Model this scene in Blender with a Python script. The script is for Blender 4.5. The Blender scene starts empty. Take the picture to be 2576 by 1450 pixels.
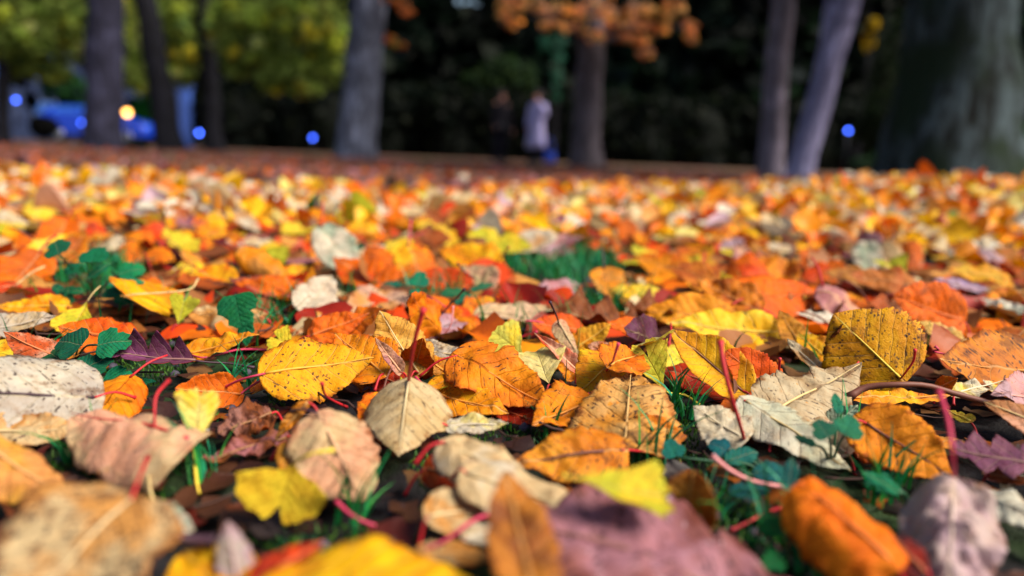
import bpy, bmesh, math, random
import numpy as np
from mathutils import Vector, Matrix, noise as mnoise

random.seed(11)
rng = np.random.default_rng(11)
S = bpy.context.scene
COL = S.collection
rad = math.radians

# ------------------------------------------------------------------ camera
CAM_H, PITCH, ROLL, FPX = 0.15, rad(9.97), rad(2.2), 1860.0   # focal length in pixels of a 2576 px wide picture
FWD = np.array([0, math.cos(PITCH), -math.sin(PITCH)])
R0 = np.array([1.0, 0, 0]); U0 = np.array([0, math.sin(PITCH), math.cos(PITCH)])
RGT = math.cos(ROLL) * R0 + math.sin(ROLL) * U0
UPV = -math.sin(ROLL) * R0 + math.cos(ROLL) * U0
CAMP = np.array([0, 0, CAM_H])
cd = bpy.data.cameras.new('camera'); cam = bpy.data.objects.new('camera', cd); COL.objects.link(cam)
m = Matrix.Identity(4)
for i in range(3):
    m[i][0], m[i][1], m[i][2], m[i][3] = RGT[i], UPV[i], -FWD[i], CAMP[i]
cam.matrix_world = m
cd.sensor_width = 36; cd.lens = FPX / 2576 * 36
cd.clip_start = 0.02; cd.clip_end = 2000
cd.dof.use_dof = True; cd.dof.focus_distance = 0.455; cd.dof.aperture_fstop = 3.3
S.camera = cam

# ------------------------------------------------------------------ light
w = bpy.data.worlds.new('World'); S.world = w; w.use_nodes = True
nt = w.node_tree; bg = nt.nodes['Background']
sky = nt.nodes.new('ShaderNodeTexSky'); sky.sky_type = 'NISHITA'; sky.sun_disc = False
SUN_EL, SUN_AZ = rad(47), rad(114)      # azimuth measured from +Y towards +X
sky.sun_elevation = SUN_EL; sky.sun_rotation = SUN_AZ
sky.air_density = 1.2; sky.dust_density = 1.2; sky.ozone_density = 1.2
nt.links.new(sky.outputs[0], bg.inputs[0]); bg.inputs[1].default_value = 0.06
sd = bpy.data.lights.new('sun', 'SUN'); sun = bpy.data.objects.new('sun', sd); COL.objects.link(sun)
sd.energy = 4.4; sd.angle = rad(34); sd.color = (1, 0.9, 0.76)
sdir = Vector((math.sin(SUN_AZ) * math.cos(SUN_EL), math.cos(SUN_AZ) * math.cos(SUN_EL), math.sin(SUN_EL)))
sun.rotation_euler = sdir.to_track_quat('Z', 'Y').to_euler()
S.view_settings.view_transform = 'Standard'; S.view_settings.look = 'None'
S.view_settings.exposure = 0.85; S.view_settings.gamma = 1
S.cycles.use_denoising = True
S.cycles.max_bounces = 6; S.cycles.diffuse_bounces = 3; S.cycles.transmission_bounces = 3; S.cycles.transparent_max_bounces = 6

# ------------------------------------------------------------------ helpers
def lin(c):
    return tuple(((v / 255) / 12.92 if v / 255 <= 0.04045 else ((v / 255 + 0.055) / 1.055) ** 2.4) for v in c[:3])

def ray(px, py):
    return FWD + (px - 1288) / FPX * RGT - (py - 725) / FPX * UPV

def at(px, py, z=0.0):
    d = ray(px, py); t = (z - CAM_H) / d[2]
    return CAMP + d * t

def at_y(px, py, Y):
    d = ray(px, py); return CAMP + d * (Y / d[1])

def project(p):
    q = np.asarray(p) - CAMP
    f = q @ FWD
    return 1288 + FPX * (q @ RGT) / f, 725 - FPX * (q @ UPV) / f

def terrain(x, y):
    """smooth lie of the land: a low mound at the right, a faint rise far off"""
    z = 0.135 * .78 * np.exp(-((x - 1.55) / 0.85) ** 2 - ((y - 2.55) / 0.75) ** 2)
    z = z + 0.012 * np.clip(y - 7, 0, 30) / 3
    return z

def link(name, verts, faces, mats, parent=None, mi=None, smooth=True, uv=None, col=None, loc=None):
    me = bpy.data.meshes.new(name)
    me.from_pydata([tuple(v) for v in verts], [], [tuple(int(i) for i in f) for f in faces])
    for mt in (mats if isinstance(mats, (list, tuple)) else [mats]):
        me.materials.append(mt)
    n = len(me.polygons)
    if mi is not None: me.polygons.foreach_set('material_index', np.asarray(mi, dtype=np.int32))
    me.polygons.foreach_set('use_smooth', np.full(n, smooth, dtype=bool))
    if uv is not None:
        l = me.uv_layers.new(name='UVMap')
        vi = np.empty(len(me.loops), dtype=np.int32); me.loops.foreach_get('vertex_index', vi)
        l.data.foreach_set('uv', np.asarray(uv, dtype=np.float32)[vi].ravel())
    if col is not None:
        a = me.color_attributes.new('tone', 'FLOAT_COLOR', 'POINT')
        c = np.ones((len(me.vertices), 4), dtype=np.float32); c[:, :3] = col
        a.data.foreach_set('color', c.ravel())
    me.update()
    o = bpy.data.objects.new(name, me); COL.objects.link(o)
    if parent: o.parent = parent
    if loc is not None: o.location = loc
    return o

def fast_mesh(name, verts, quads, mats, uv=None, col=None, smooth=True):
    """large quad meshes straight from arrays"""
    me = bpy.data.meshes.new(name)
    verts = np.asarray(verts, dtype=np.float32); quads = np.asarray(quads, dtype=np.int32)
    nf, k = quads.shape
    me.vertices.add(len(verts)); me.vertices.foreach_set('co', verts.ravel())
    me.loops.add(nf * k); me.loops.foreach_set('vertex_index', quads.ravel())
    me.polygons.add(nf)
    me.polygons.foreach_set('loop_start', np.arange(0, nf * k, k, dtype=np.int32))
    me.polygons.foreach_set('loop_total', np.full(nf, k, dtype=np.int32))
    me.polygons.foreach_set('use_smooth', np.full(nf, smooth, dtype=bool))
    me.update(calc_edges=True)
    if uv is not None:
        l = me.uv_layers.new(name='UVMap'); l.data.foreach_set('uv', np.asarray(uv, np.float32)[quads.ravel()].ravel())
    if col is not None:
        a = me.color_attributes.new('tone', 'FLOAT_COLOR', 'POINT')
        c = np.ones((len(verts), 4), np.float32); c[:, :3] = col
        a.data.foreach_set('color', c.ravel())
    for mt in (mats if isinstance(mats, (list, tuple)) else [mats]): me.materials.append(mt)
    o = bpy.data.objects.new(name, me); COL.objects.link(o)
    return o

def tag(o, label=None, cat=None, group=None, kind=None):
    if label: o['label'] = label
    if cat: o['category'] = cat
    if group: o['group'] = group
    if kind: o['kind'] = kind
    return o

def empty(name, loc):
    o = bpy.data.objects.new(name, None); o.empty_display_size = 0.02
    COL.objects.link(o); o.location = tuple(loc); return o

def tube(pts, radii, sides=8, cap=True):
    """tapered tube through points; returns verts, faces"""
    pts = [np.asarray(p, float) for p in pts]; n = len(pts)
    V, F = [], []
    prev = None
    for i, p in enumerate(pts):
        d = pts[min(i + 1, n - 1)] - pts[max(i - 1, 0)]; d = d / (np.linalg.norm(d) + 1e-12)
        if prev is None:
            a = np.array([0, 0, 1.0]) if abs(d[2]) < 0.9 else np.array([1.0, 0, 0])
        else: a = prev
        a = a - d * (a @ d); a /= np.linalg.norm(a) + 1e-12; prev = a
        b = np.cross(d, a)
        for k in range(sides):
            t = 2 * math.pi * k / sides
            V.append(p + radii[i] * (math.cos(t) * a + math.sin(t) * b))
    for i in range(n - 1):
        for k in range(sides):
            F.append((i * sides + k, i * sides + (k + 1) % sides, (i + 1) * sides + (k + 1) % sides, (i + 1) * sides + k))
    if cap:
        F.append(tuple(range(sides - 1, -1, -1))); F.append(tuple(range((n - 1) * sides, n * sides)))
    return V, F

def spline(pts, n=14):
    """Catmull-Rom through points"""
    P = [np.asarray(p, float) for p in pts]
    if len(P) == 2: return [P[0] + (P[1] - P[0]) * t for t in np.linspace(0, 1, n)]
    P = [2 * P[0] - P[1]] + P + [2 * P[-1] - P[-2]]
    out = []; seg = len(P) - 3
    for i in range(n):
        t = i / (n - 1) * seg; k = min(int(t), seg - 1); t -= k
        a, b, c, d = P[k:k + 4]
        out.append(0.5 * (2 * b + (c - a) * t + (2 * a - 5 * b + 4 * c - d) * t * t + (3 * b - a - 3 * c + d) * t ** 3))
    return out

# ------------------------------------------------------------------ materials
class NT:
    def __init__(s, name):
        s.m = bpy.data.materials.new(name); s.m.use_nodes = True
        s.t = s.m.node_tree; s.t.nodes.clear()
        s.out = s.t.nodes.new('ShaderNodeOutputMaterial')
    def n(s, typ, **kw):
        x = s.t.nodes.new(typ)
        for k, v in kw.items():
            if k.startswith('i_'):
                key = k[2:]; key = int(key) if key.isdigit() else key.replace('_', ' ')
                s.put(x.inputs[key], v)
            else: setattr(x, k, v)
        return x
    def put(s, sock, v):
        if isinstance(v, bpy.types.NodeSocket): s.t.links.new(v, sock)
        elif isinstance(v, (tuple, list)) and len(v) == 3 and sock.type == 'RGBA': sock.default_value = (*v, 1)
        else: sock.default_value = v
    def math(s, op, a, b=0.0, c=0.0):
        x = s.t.nodes.new('ShaderNodeMath'); x.operation = op
        s.put(x.inputs[0], a); s.put(x.inputs[1], b); s.put(x.inputs[2], c); return x.outputs[0]
    def step(s, v, a, b):
        x = s.t.nodes.new('ShaderNodeMapRange'); x.interpolation_type = 'SMOOTHSTEP'
        s.put(x.inputs[0], v); s.put(x.inputs[1], a); s.put(x.inputs[2], b); x.inputs[3].default_value = 0; x.inputs[4].default_value = 1
        return x.outputs[0]
    def mix(s, f, a, b, mode='MIX'):
        x = s.t.nodes.new('ShaderNodeMix'); x.data_type = 'RGBA'; x.blend_type = mode
        s.put(x.inputs[0], f); s.put(x.inputs[6], a); s.put(x.inputs[7], b); return x.outputs[2]
    def noise(s, vec, scale, detail=3, rough=0.55, dist=0.0):
        x = s.n('ShaderNodeTexNoise', i_Scale=scale, i_Detail=detail, i_Roughness=rough, i_Distortion=dist)
        s.t.links.new(vec, x.inputs['Vector']); return x.outputs['Fac']

def leaf_material(name, under=False):
    M = NT(name)
    oc = M.n('ShaderNodeObjectInfo')
    atr = lambda a: M.n('ShaderNodeAttribute', attribute_type='OBJECT', attribute_name=a)
    seed = atr('seed').outputs['Fac']; spots = atr('spots').outputs['Fac']
    tint = atr('tint').outputs['Color']
    base = atr('under').outputs['Color'] if under else oc.outputs['Color']
    uv = M.n('ShaderNodeUVMap').outputs[0]
    off = M.n('ShaderNodeCombineXYZ', i_2=seed).outputs[0]
    vec = M.n('ShaderNodeVectorMath', operation='ADD', i_0=uv, i_1=off).outputs[0]
    wob = M.n('ShaderNodeVectorMath', operation='SCALE', i_0=M.n('ShaderNodeTexNoise', i_Vector=vec, i_Scale=5.0).outputs['Color'])
    wob.inputs['Scale'].default_value = 0.05
    vuv = M.n('ShaderNodeVectorMath', operation='ADD', i_0=uv, i_1=wob.outputs[0]).outputs[0]
    sp = M.n('ShaderNodeSeparateXYZ', i_0=vuv)
    x = M.math('ABSOLUTE', M.math('SUBTRACT', sp.outputs[0], 0.525)); y = sp.outputs[1]
    s_ = M.math('SUBTRACT', y, M.math('MULTIPLY', x, 0.8))
    nve = M.math('ADD', 5.2, M.math('MULTIPLY', M.math('FRACT', M.math('MULTIPLY', seed, 0.73)), 2.6))
    fr = M.math('FRACT', M.math('MULTIPLY', s_, nve))
    dv = M.math('MULTIPLY', M.math('ABSOLUTE', M.math('SUBTRACT', fr, 0.5)), 2)
    lat = M.step(dv, 0.90, 0.995)
    rib = M.math('SUBTRACT', 1.0, M.step(x, 0.004, 0.016))
    vein = M.math('MAXIMUM', M.math('MULTIPLY', lat, 0.75), rib)
    pil = M.math('SINE', M.math('MULTIPLY', fr, math.pi))          # tissue bulging between veins
    n_big = M.noise(vec, 2.6, 4); n_mid = M.noise(vec, 9, 4, 0.65); n_fin = M.noise(vec, 60, 3, 0.6)
    c = M.mix(M.math('MULTIPLY', M.step(n_big, 0.42, 0.62), 0.9), base, tint)
    # mottled lighter and deeper tissue
    c = M.mix(M.math('MULTIPLY', M.step(n_mid, 0.35, 0.75), 0.45), c, M.mix(1.0, c, (0.72, 0.5, 0.3), 'MULTIPLY'))
    c = M.mix(M.math('MULTIPLY', n_fin, 0.22), c, M.mix(1.0, c, (0.7, 0.6, 0.5), 'MULTIPLY'))
    vdark = M.math('GREATER_THAN', M.math('FRACT', M.math('MULTIPLY', seed, 0.37)), 0.62)
    c = M.mix(M.math('MULTIPLY', vein, 0.5), c, M.mix(vdark, M.mix(0.55, c, (0.85, 0.68, 0.36)), M.mix(1.0, c, (0.4, 0.24, 0.16), 'MULTIPLY')))
    rimv = M.n('ShaderNodeAttribute', attribute_type='GEOMETRY', attribute_name='tone').outputs['Fac']
    worn = M.step(M.math('ADD', rimv, M.math('ADD', M.math('MULTIPLY', M.math('SUBTRACT', n_mid, 0.5), 1.3), M.math('MULTIPLY', spots, 0.06))), 0.92, 1.2)
    c = M.mix(M.math('MULTIPLY', worn, 0.75), c, M.mix(1.0, c, (0.5, 0.26, 0.12), 'MULTIPLY'))
    n_str = M.noise(M.n('ShaderNodeCombineXYZ', i_0=M.math('MULTIPLY', s_, 14), i_1=M.math('MULTIPLY', sp.outputs[0], 5), i_2=seed).outputs[0], 1.6, 5, 0.7)
    c = M.mix(M.math('MULTIPLY', M.step(n_str, 0.48, 0.75), 0.3), c, M.mix(1.0, c, (0.68, 0.42, 0.2), 'MULTIPLY'))
    # specks, dashes along the veins and rot blotches
    wv2 = M.n('ShaderNodeVectorMath', operation='SCALE', i_0=M.n('ShaderNodeTexNoise', i_Vector=vec, i_Scale=34.0).outputs['Color']); wv2.inputs['Scale'].default_value = 0.035
    wvec = M.n('ShaderNodeVectorMath', operation='ADD', i_0=vec, i_1=wv2.outputs[0]).outputs[0]
    vo = M.n('ShaderNodeTexVoronoi', i_Vector=wvec, i_Scale=24.0)
    cellr = M.n('ShaderNodeSeparateColor', i_0=vo.outputs['Color']).outputs[0]
    rr = M.math('MULTIPLY', M.math('MULTIPLY', cellr, cellr), M.math('MULTIPLY', spots, 0.24))
    speck = M.math('SUBTRACT', 1.0, M.step(M.math('SUBTRACT', vo.outputs['Distance'], rr), 0.0, 0.05))
    speck = M.math('MULTIPLY', speck, M.step(M.math('MULTIPLY', cellr, spots), 0.2, 0.32))
    dvec = M.n('ShaderNodeCombineXYZ', i_0=M.math('MULTIPLY', s_, 40), i_1=M.math('MULTIPLY', sp.outputs[0], 10), i_2=seed).outputs[0]
    dash = M.step(M.math('ADD', M.noise(dvec, 1.0, 2, 0.5), M.math('MULTIPLY', spots, 0.035)), 0.68, 0.73)
    blot = M.step(M.math('ADD', M.noise(vec, 4.5, 5, 0.7), M.math('MULTIPLY', spots, 0.09)), 0.69, 0.80)
    dark = M.math('MINIMUM', 1.0, M.math('ADD', speck, dash))
    c = M.mix(M.math('MULTIPLY', blot, 0.75), c, M.mix(0.8, c, (0.12, 0.045, 0.018)))
    c = M.mix(M.math('MULTIPLY', dark, 0.85), c, (0.035, 0.015, 0.018))
    hgt = M.math('ADD', M.math('MULTIPLY', pil, 0.22), M.math('ADD', M.math('MULTIPLY', n_mid, 0.9), M.math('ADD', M.math('MULTIPLY', n_fin, 0.35), M.math('MULTIPLY', vein, 0.5 if under else -0.35))))
    bp = M.n('ShaderNodeBump', i_Strength=0.8, i_Distance=0.0018, i_Height=hgt)
    p = M.n('ShaderNodeBsdfPrincipled', i_Base_Color=c, i_Roughness=M.math('ADD', 0.42, M.math('MULTIPLY', n_mid, 0.35)), i_Normal=bp.outputs[0])
    p.inputs['Specular IOR Level'].default_value = 0.22
    tr = M.n('ShaderNodeBsdfTranslucent', i_Color=c)
    mx = M.n('ShaderNodeMixShader', i_0=0.28, i_1=p.outputs[0], i_2=tr.outputs[0])
    M.t.links.new(mx.outputs[0], M.out.inputs[0])
    return M.m

def tone_leaf_material(name, scale=9, trans=0.2, rough=0.5, mott=0.45, spec=0.3):
    """for the masses: the colour of each leaf comes from its own mesh attribute"""
    M = NT(name)
    c = M.n('ShaderNodeAttribute', attribute_type='GEOMETRY', attribute_name='tone').outputs['Color']
    g = M.n('ShaderNodeNewGeometry').outputs['Position']
    n1 = M.noise(g, scale * 8, 4, 0.65)
    c = M.mix(M.math('MULTIPLY', M.step(n1, 0.35, 0.75), mott), c, M.mix(1.0, c, (0.5, 0.35, 0.25), 'MULTIPLY'))
    bp = M.n('ShaderNodeBump', i_Strength=0.4, i_Distance=0.003, i_Height=n1)
    p = M.n('ShaderNodeBsdfPrincipled', i_Base_Color=c, i_Roughness=rough, i_Normal=bp.outputs[0])
    p.inputs['Specular IOR Level'].default_value = spec
    tr = M.n('ShaderNodeBsdfTranslucent', i_Color=c)
    mx = M.n('ShaderNodeMixShader', i_0=trans, i_1=p.outputs[0], i_2=tr.outputs[0])
    M.t.links.new(mx.outputs[0], M.out.inputs[0]); return M.m

def plain(name, col, rough=0.6, noise_scale=20, amount=0.4, spec=0.4, metal=0.0, bump=0.0, objcol=False, dark=(0.45, 0.4, 0.4)):
    M = NT(name)
    g = M.n('ShaderNodeTexCoord').outputs['Object']
    n1 = M.noise(g, noise_scale, 4, 0.6)
    b = M.n('ShaderNodeObjectInfo').outputs['Color'] if objcol else None
    if b is None:
        rgb = M.n('ShaderNodeRGB'); rgb.outputs[0].default_value = (*col, 1); b = rgb.outputs[0]
    c = M.mix(M.math('MULTIPLY', M.step(n1, 0.3, 0.75), amount), b, M.mix(1.0, b, dark, 'MULTIPLY'))
    p = M.n('ShaderNodeBsdfPrincipled', i_Base_Color=c, i_Roughness=rough, i_Metallic=metal)
    p.inputs['Specular IOR Level'].default_value = spec
    if bump:
        bp = M.n('ShaderNodeBump', i_Strength=0.6, i_Distance=bump, i_Height=n1); M.t.links.new(bp.outputs[0], p.inputs['Normal'])
    M.t.links.new(p.outputs[0], M.out.inputs[0]); return M.m

def emit(name, col, strength):
    M = NT(name)
    e = M.n('ShaderNodeEmission', i_Color=col, i_Strength=strength)
    M.t.links.new(e.outputs[0], M.out.inputs[0]); return M.m

def bark_material(name, base, light, moss=None, scale=3.0):
    M = NT(name)
    g = M.n('ShaderNodeTexCoord').outputs['Object']
    st = M.n('ShaderNodeMapping', i_0=g); st.inputs['Scale'].default_value = (scale * 2.2, scale * 2.2, scale * 0.45)
    n1 = M.noise(st.outputs[0], 2.2, 6, 0.65, 0.6); n2 = M.noise(g, scale * 0.7, 4, 0.6)
    c = M.mix(M.step(n1, 0.35, 0.65), base, light)
    c = M.mix(M.math('MULTIPLY', M.step(n2, 0.42, 0.6), 0.8), c, M.mix(0.12, base, light))
    if moss is not None: c = M.mix(M.math('MULTIPLY', M.step(n2, 0.42, 0.6), 0.75), c, moss)
    bp = M.n('ShaderNodeBump', i_Strength=0.9, i_Distance=0.04, i_Height=n1)
    p = M.n('ShaderNodeBsdfPrincipled', i_Base_Color=c, i_Roughness=0.85, i_Normal=bp.outputs[0])
    p.inputs['Specular IOR Level'].default_value = 0.2
    M.t.links.new(p.outputs[0], M.out.inputs[0]); return M.m

def stalk_material():
    M = NT('leaf_stalk')
    c = M.n('ShaderNodeObjectInfo').outputs['Color']
    g = M.n('ShaderNodeTexCoord').outputs['Object']
    n1 = M.noise(g, 90, 3, 0.6)
    c2 = M.mix(M.math('MULTIPLY', M.step(n1, 0.45, 0.7), 0.6), c, M.mix(1.0, c, (0.35, 0.3, 0.35), 'MULTIPLY'))
    p = M.n('ShaderNodeBsdfPrincipled', i_Base_Color=c2, i_Roughness=0.6)
    M.t.links.new(p.outputs[0], M.out.inputs[0]); return M.m

LEAF_TOP = leaf_material('leaf_top'); LEAF_UNDER = leaf_material('leaf_underside', True)
STALK = stalk_material()
LITTER = tone_leaf_material('litter_leaves', 9, 0.2, 0.5)
GREEN = tone_leaf_material('green_blades', 30, 0.25, 0.45, 0.35)
FOLI = tone_leaf_material('tree_foliage', 0.4, 0.5, 0.6, 0.3, 0.1)

def soil_material():
    M = NT('soil_and_moss')
    g = M.n('ShaderNodeNewGeometry').outputs['Position']
    n1 = M.noise(g, 26, 6, 0.7); n2 = M.noise(g, 110, 4, 0.7); n3 = M.noise(g, 7, 4, 0.6)
    soil = M.mix(n2, lin((6, 5, 6)), lin((38, 34, 40)))
    soil = M.mix(M.step(n1, 0.35, 0.7), M.mix(1.0, soil, (0.45, 0.42, 0.42), 'MULTIPLY'), soil)
    moss = M.mix(n2, lin((10, 22, 6)), lin((40, 66, 20)))
    near = M.mix(M.step(n3, 0.47, 0.6), soil, moss)
    # trodden brown leaf mould further off
    f1 = M.noise(g, 9, 6, 0.75); f2 = M.noise(g, 0.6, 3, 0.6)
    far = M.mix(M.step(f1, 0.35, 0.68), lin((62, 42, 40)), lin((140, 88, 82)))
    far = M.mix(M.step(f2, 0.42, 0.62), far, lin((92, 84, 56)))
    y = M.n('ShaderNodeSeparateXYZ', i_0=g).outputs[1]
    c = M.mix(M.step(y, 2.2, 5.0), near, far)
    bp = M.n('ShaderNodeBump', i_Strength=0.9, i_Distance=0.006, i_Height=M.math('ADD', n1, M.math('MULTIPLY', n2, 0.5)))
    p = M.n('ShaderNodeBsdfPrincipled', i_Base_Color=c, i_Roughness=0.8, i_Normal=bp.outputs[0])
    p.inputs['Specular IOR Level'].default_value = 0.3
    M.t.links.new(p.outputs[0], M.out.inputs[0]); return M.m

# ------------------------------------------------------------------ ground: one sheet to the horizon
def build_ground():
    ys = np.concatenate([np.linspace(-60, -0.5, 14), np.linspace(-0.4, 0.14, 14), np.geomspace(0.16, 900, 330)])
    nx = 280; s = np.linspace(-1, 1, nx); s = np.sign(s) * np.abs(s) ** 1.25
    V = np.zeros((len(ys), nx, 3))
    for j, y in enumerate(ys):
        wd = abs(y) * 1.3 + 0.5
        V[j, :, 0] = s * wd; V[j, :, 1] = y
    x, y = V[..., 0], V[..., 1]
    z = terrain(x, y)
    for j in range(len(ys)):
        if -0.5 < ys[j] < 6:
            k = 1.0 if ys[j] < 2 else 0.5
            for i in range(nx):
                p = Vector((x[j, i] * 14, y[j, i] * 14, 0.3))
                q = Vector((x[j, i] * 60, y[j, i] * 60, 1.3))
                z[j, i] += k * (0.009 * mnoise.fractal(p, 1.0, 2.0, 3) + 0.005 * mnoise.noise(q)) - 0.006
    V[..., 2] = z
    n0, n1 = len(ys), nx
    i = np.arange(n0 - 1)[:, None] * n1 + np.arange(n1 - 1)[None]
    Q = np.stack([i, i + 1, i + n1 + 1, i + n1], -1).reshape(-1, 4)
    o = fast_mesh('ground', V.reshape(-1, 3), Q, soil_material())
    tag(o, kind='structure')
build_ground()

# ------------------------------------------------------------------ leaf blades
def outline(kind, nu, nv, p):
    """grid of a flat blade of length 1 along +Y; returns X, Y (nu, nv)"""
    u = np.linspace(0, 1, nu)[:, None]; v = np.linspace(-1, 1, nv)[None]
    wr = p['w']; teeth = p.get('teeth', 17); tz = p.get('tooth', 0.035)
    if kind == 'ginkgo':
        am = rad(p.get('fan', 60)); ph = p['ph']
        ro = 1 - p.get('notch', 0.28) * np.exp(-(v / 0.10) ** 2) - 0.05 * np.abs(v) ** 3 + 0.025 * np.sin(v * 9 + ph) + 0.018 * np.sin(v * 23 + ph * 2)
        r = 0.02 + u * (ro - 0.02)
        a = v * am * (0.55 + 0.45 * np.clip(u * 2.2, 0, 1))
        return r * np.sin(a), r * np.cos(a)
    if kind == 'oak':
        env = 1.1 * u ** 0.45 * (1 - u) ** 0.5 + 0.02
        ph = (u * 3.4 + 0.10) % 1.0
        lobe = np.clip(1 - np.abs(ph - 0.55) / 0.5, 0, 1) ** 0.8
        spk = 0.10 * np.clip(1 - np.abs(((u * 10.2 + 0.3) % 1.0) - 0.5) / 0.25, 0, 1) * lobe
        dp = p.get('depth', .85)
        wd = env * (1.07 - dp + dp * lobe + spk) * wr / 2 * 1.35
        X = v * wd
        return X + 0 * u, u + 0.10 * np.abs(v) ** 1.5 * lobe * (1 - u) + 0 * v
    if kind == 'lobed':      # small herb leaf, three rounded toothed lobes
        th = v * rad(150)
        ro = 0.55 + 0.45 * np.abs(np.cos(1.5 * th)) ** 0.6 + 0.06 * np.sin(13 * th)
        r = u * ro
        return r * np.sin(th) * 0.62, 0.42 * u + r * np.cos(th) * 0.55
    a_, b_ = p.get('a', 0.52), p.get('b', 0.82)
    wv = u ** a_ * (1 - u) ** b_
    wv = wv / ((a_ / (a_ + b_)) ** a_ * (b_ / (a_ + b_)) ** b_)
    saw = ((u * teeth) % 1.0)
    wv = wv * (1 - tz + tz * 1.8 * saw * np.clip((1 - u) * 5, 0, 1))
    X = v * wv * wr / 2
    heart = p.get('heart', 0.07)
    Y = u - heart * np.abs(v) ** 1.6 * (1 - u) ** 5 + 0.03 * np.abs(v) ** 2 * u * (1 - u)
    rgx = p['ph'] * 7
    X = X * (1 + .03 * np.sin(u * 11 + rgx) + .025 * np.sin(u * 23 + rgx * 1.7 + np.sign(v)) + .02 * np.sin(u * 41 + rgx * 2.3))
    nib = p.get('nibble')
    if nib is not None:      # gnawed or torn margin
        rg = np.random.default_rng(nib)
        for _ in range(3):
            u0, sd, dp, ww = rg.uniform(0.2, 0.95), rg.choice([-1, 1]), rg.uniform(0.15, 0.45) * p.get('ndeep', 1), rg.uniform(0.03, 0.08)
            X = X * np.where(v * sd > 0, 1 - dp * np.exp(-((u - u0) / ww) ** 2), 1)
    return X, Y + 0 * v

def deform(X, Y, p):
    Wm = np.abs(X).max() + 1e-9
    s = np.abs(X); sg = np.sign(X)
    f = rad(p.get('fold', 8)); cl, cr = rad(p.get('cl', 0)), rad(p.get('cr', 0))
    c = np.where(X < 0, cl, cr); c = np.where(np.abs(c) < 1e-3, 1e-3, c); k = c / Wm
    lx = (np.sin(f + k * s) - np.sin(f)) / k; lz = (np.cos(f) - np.cos(f + k * s)) / k
    lx = lx * sg
    wave = p.get('wave', 0.02); ph = p['ph']; wn = p.get('wn', 2.2)
    lz = lz + wave * (s / Wm) ** 1.5 * np.sin(2 * math.pi * wn * Y + ph + (X > 0) * 1.9)
    lz = lz + 0.4 * wave * np.sin(2 * math.pi * 1.3 * Y + ph * 2.1)
    cz = p.get('crumple', 0.0)
    if cz:
        o = np.zeros_like(X)
        for i in range(X.shape[0]):
            for j in range(X.shape[1]):
                o[i, j] = mnoise.fractal(Vector((X[i, j] * 5 + ph, Y[i, j] * 5, ph * 3)), 1.0, 2.0, 3)
        lz = lz + cz * o
    # puckering between the side veins
    lz = lz + p.get('pucker', 0.0022) * np.cos(2 * math.pi * 6.4 * (Y - 0.8 * s)) * np.clip(s / Wm * 3, 0, 1)
    tw = rad(p.get('twist', 0)) * Y
    lx, lz = lx * np.cos(tw) - lz * np.sin(tw), lx * np.sin(tw) + lz * np.cos(tw)
    b = rad(p.get('bend', 0)); pw = p.get('pw', 1.0)
    tt = np.linspace(-0.3, 1.4, 700)
    phi = b * np.sign(tt) * np.abs(tt) ** pw
    dt = tt[1] - tt[0]
    i0 = np.argmin(np.abs(tt))
    ay = np.cumsum(np.cos(phi)) * dt; az = np.cumsum(np.sin(phi)) * dt; ay -= ay[i0]; az -= az[i0]
    yy = np.interp(Y, tt, ay); zz = np.interp(Y, tt, az); pp = np.interp(Y, tt, phi)
    return np.stack([lx, yy - lz * np.sin(pp), zz + lz * np.cos(pp)], -1)

def blade_grid(kind, p, nu, nv):
    X, Y = outline(kind, nu, nv, p)
    P = deform(X, Y, p)
    return P, np.stack([0.5 + X, Y], -1)

def blade_mesh(P, UV, thick):
    """two skins with a rim: upper skin material 0, underside material 1"""
    nu, nv = P.shape[:2]
    du = np.gradient(P, axis=0); dv = np.gradient(P, axis=1)
    N = np.cross(dv, du); N /= np.linalg.norm(N, axis=-1, keepdims=True) + 1e-12
    B = P - N * thick
    i = np.arange(nu - 1)[:, None] * nv + np.arange(nv - 1)[None]
    q = np.stack([i, i + 1, i + nv + 1, i + nv], -1).reshape(-1, 4)
    n = nu * nv
    rim = [r * nv for r in range(nu)], [r * nv + nv - 1 for r in range(nu)]
    F = list(q) + [f[::-1] + n for f in q]; mi = [0] * len(q) + [1] * len(q)
    for r in range(nu - 1):
        a, b = rim[0][r], rim[0][r + 1]; F.append((a, b, b + n, a + n)); mi.append(1)
        a, b = rim[1][r], rim[1][r + 1]; F.append((b, a, a + n, b + n)); mi.append(1)
    V = np.concatenate([P.reshape(-1, 3), B.reshape(-1, 3)])
    uv = np.concatenate([UV.reshape(-1, 2)] * 2)
    rim = np.maximum(np.abs(np.linspace(-1, 1, nv))[None] * np.ones((nu, 1)), np.linspace(0, 1, nu)[:, None] ** 3)
    rc = np.repeat(np.concatenate([rim.ravel()] * 2)[:, None], 3, 1)
    return V, F, mi, uv, rc

# colours seen on the leaves (sRGB), with the words for them
C = dict(
    orange=(238, 116, 4), amber=(243, 152, 10), yellow=(250, 196, 18), lemon=(246, 220, 70), cream=(216, 192, 146),
    white=(220, 212, 192), pinkish=(228, 172, 142), scarlet=(226, 72, 10), crimson=(160, 34, 14), brown=(140, 78, 40),
    purple=(112, 60, 92), grey=(192, 183, 172), ginkgo=(240, 212, 50), lime=(196, 196, 44), tan=(216, 152, 72), lilac=(196, 166, 180),
    mauve=(186, 120, 130), sage=(156, 176, 154), rust=(192, 92, 28), palegold=(238, 222, 128), plum=(74, 28, 40))
ST = dict(red=(186, 24, 36), pink=(192, 46, 84), dark=(58, 26, 44), yellow=(226, 196, 60), straw=(206, 178, 120), brown=(110, 60, 44), rose=(232, 150, 150))
GAIN = 0.9
def cc(n):
    v = C[n] if isinstance(n, str) else n
    return tuple(x * GAIN for x in lin(v))

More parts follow.
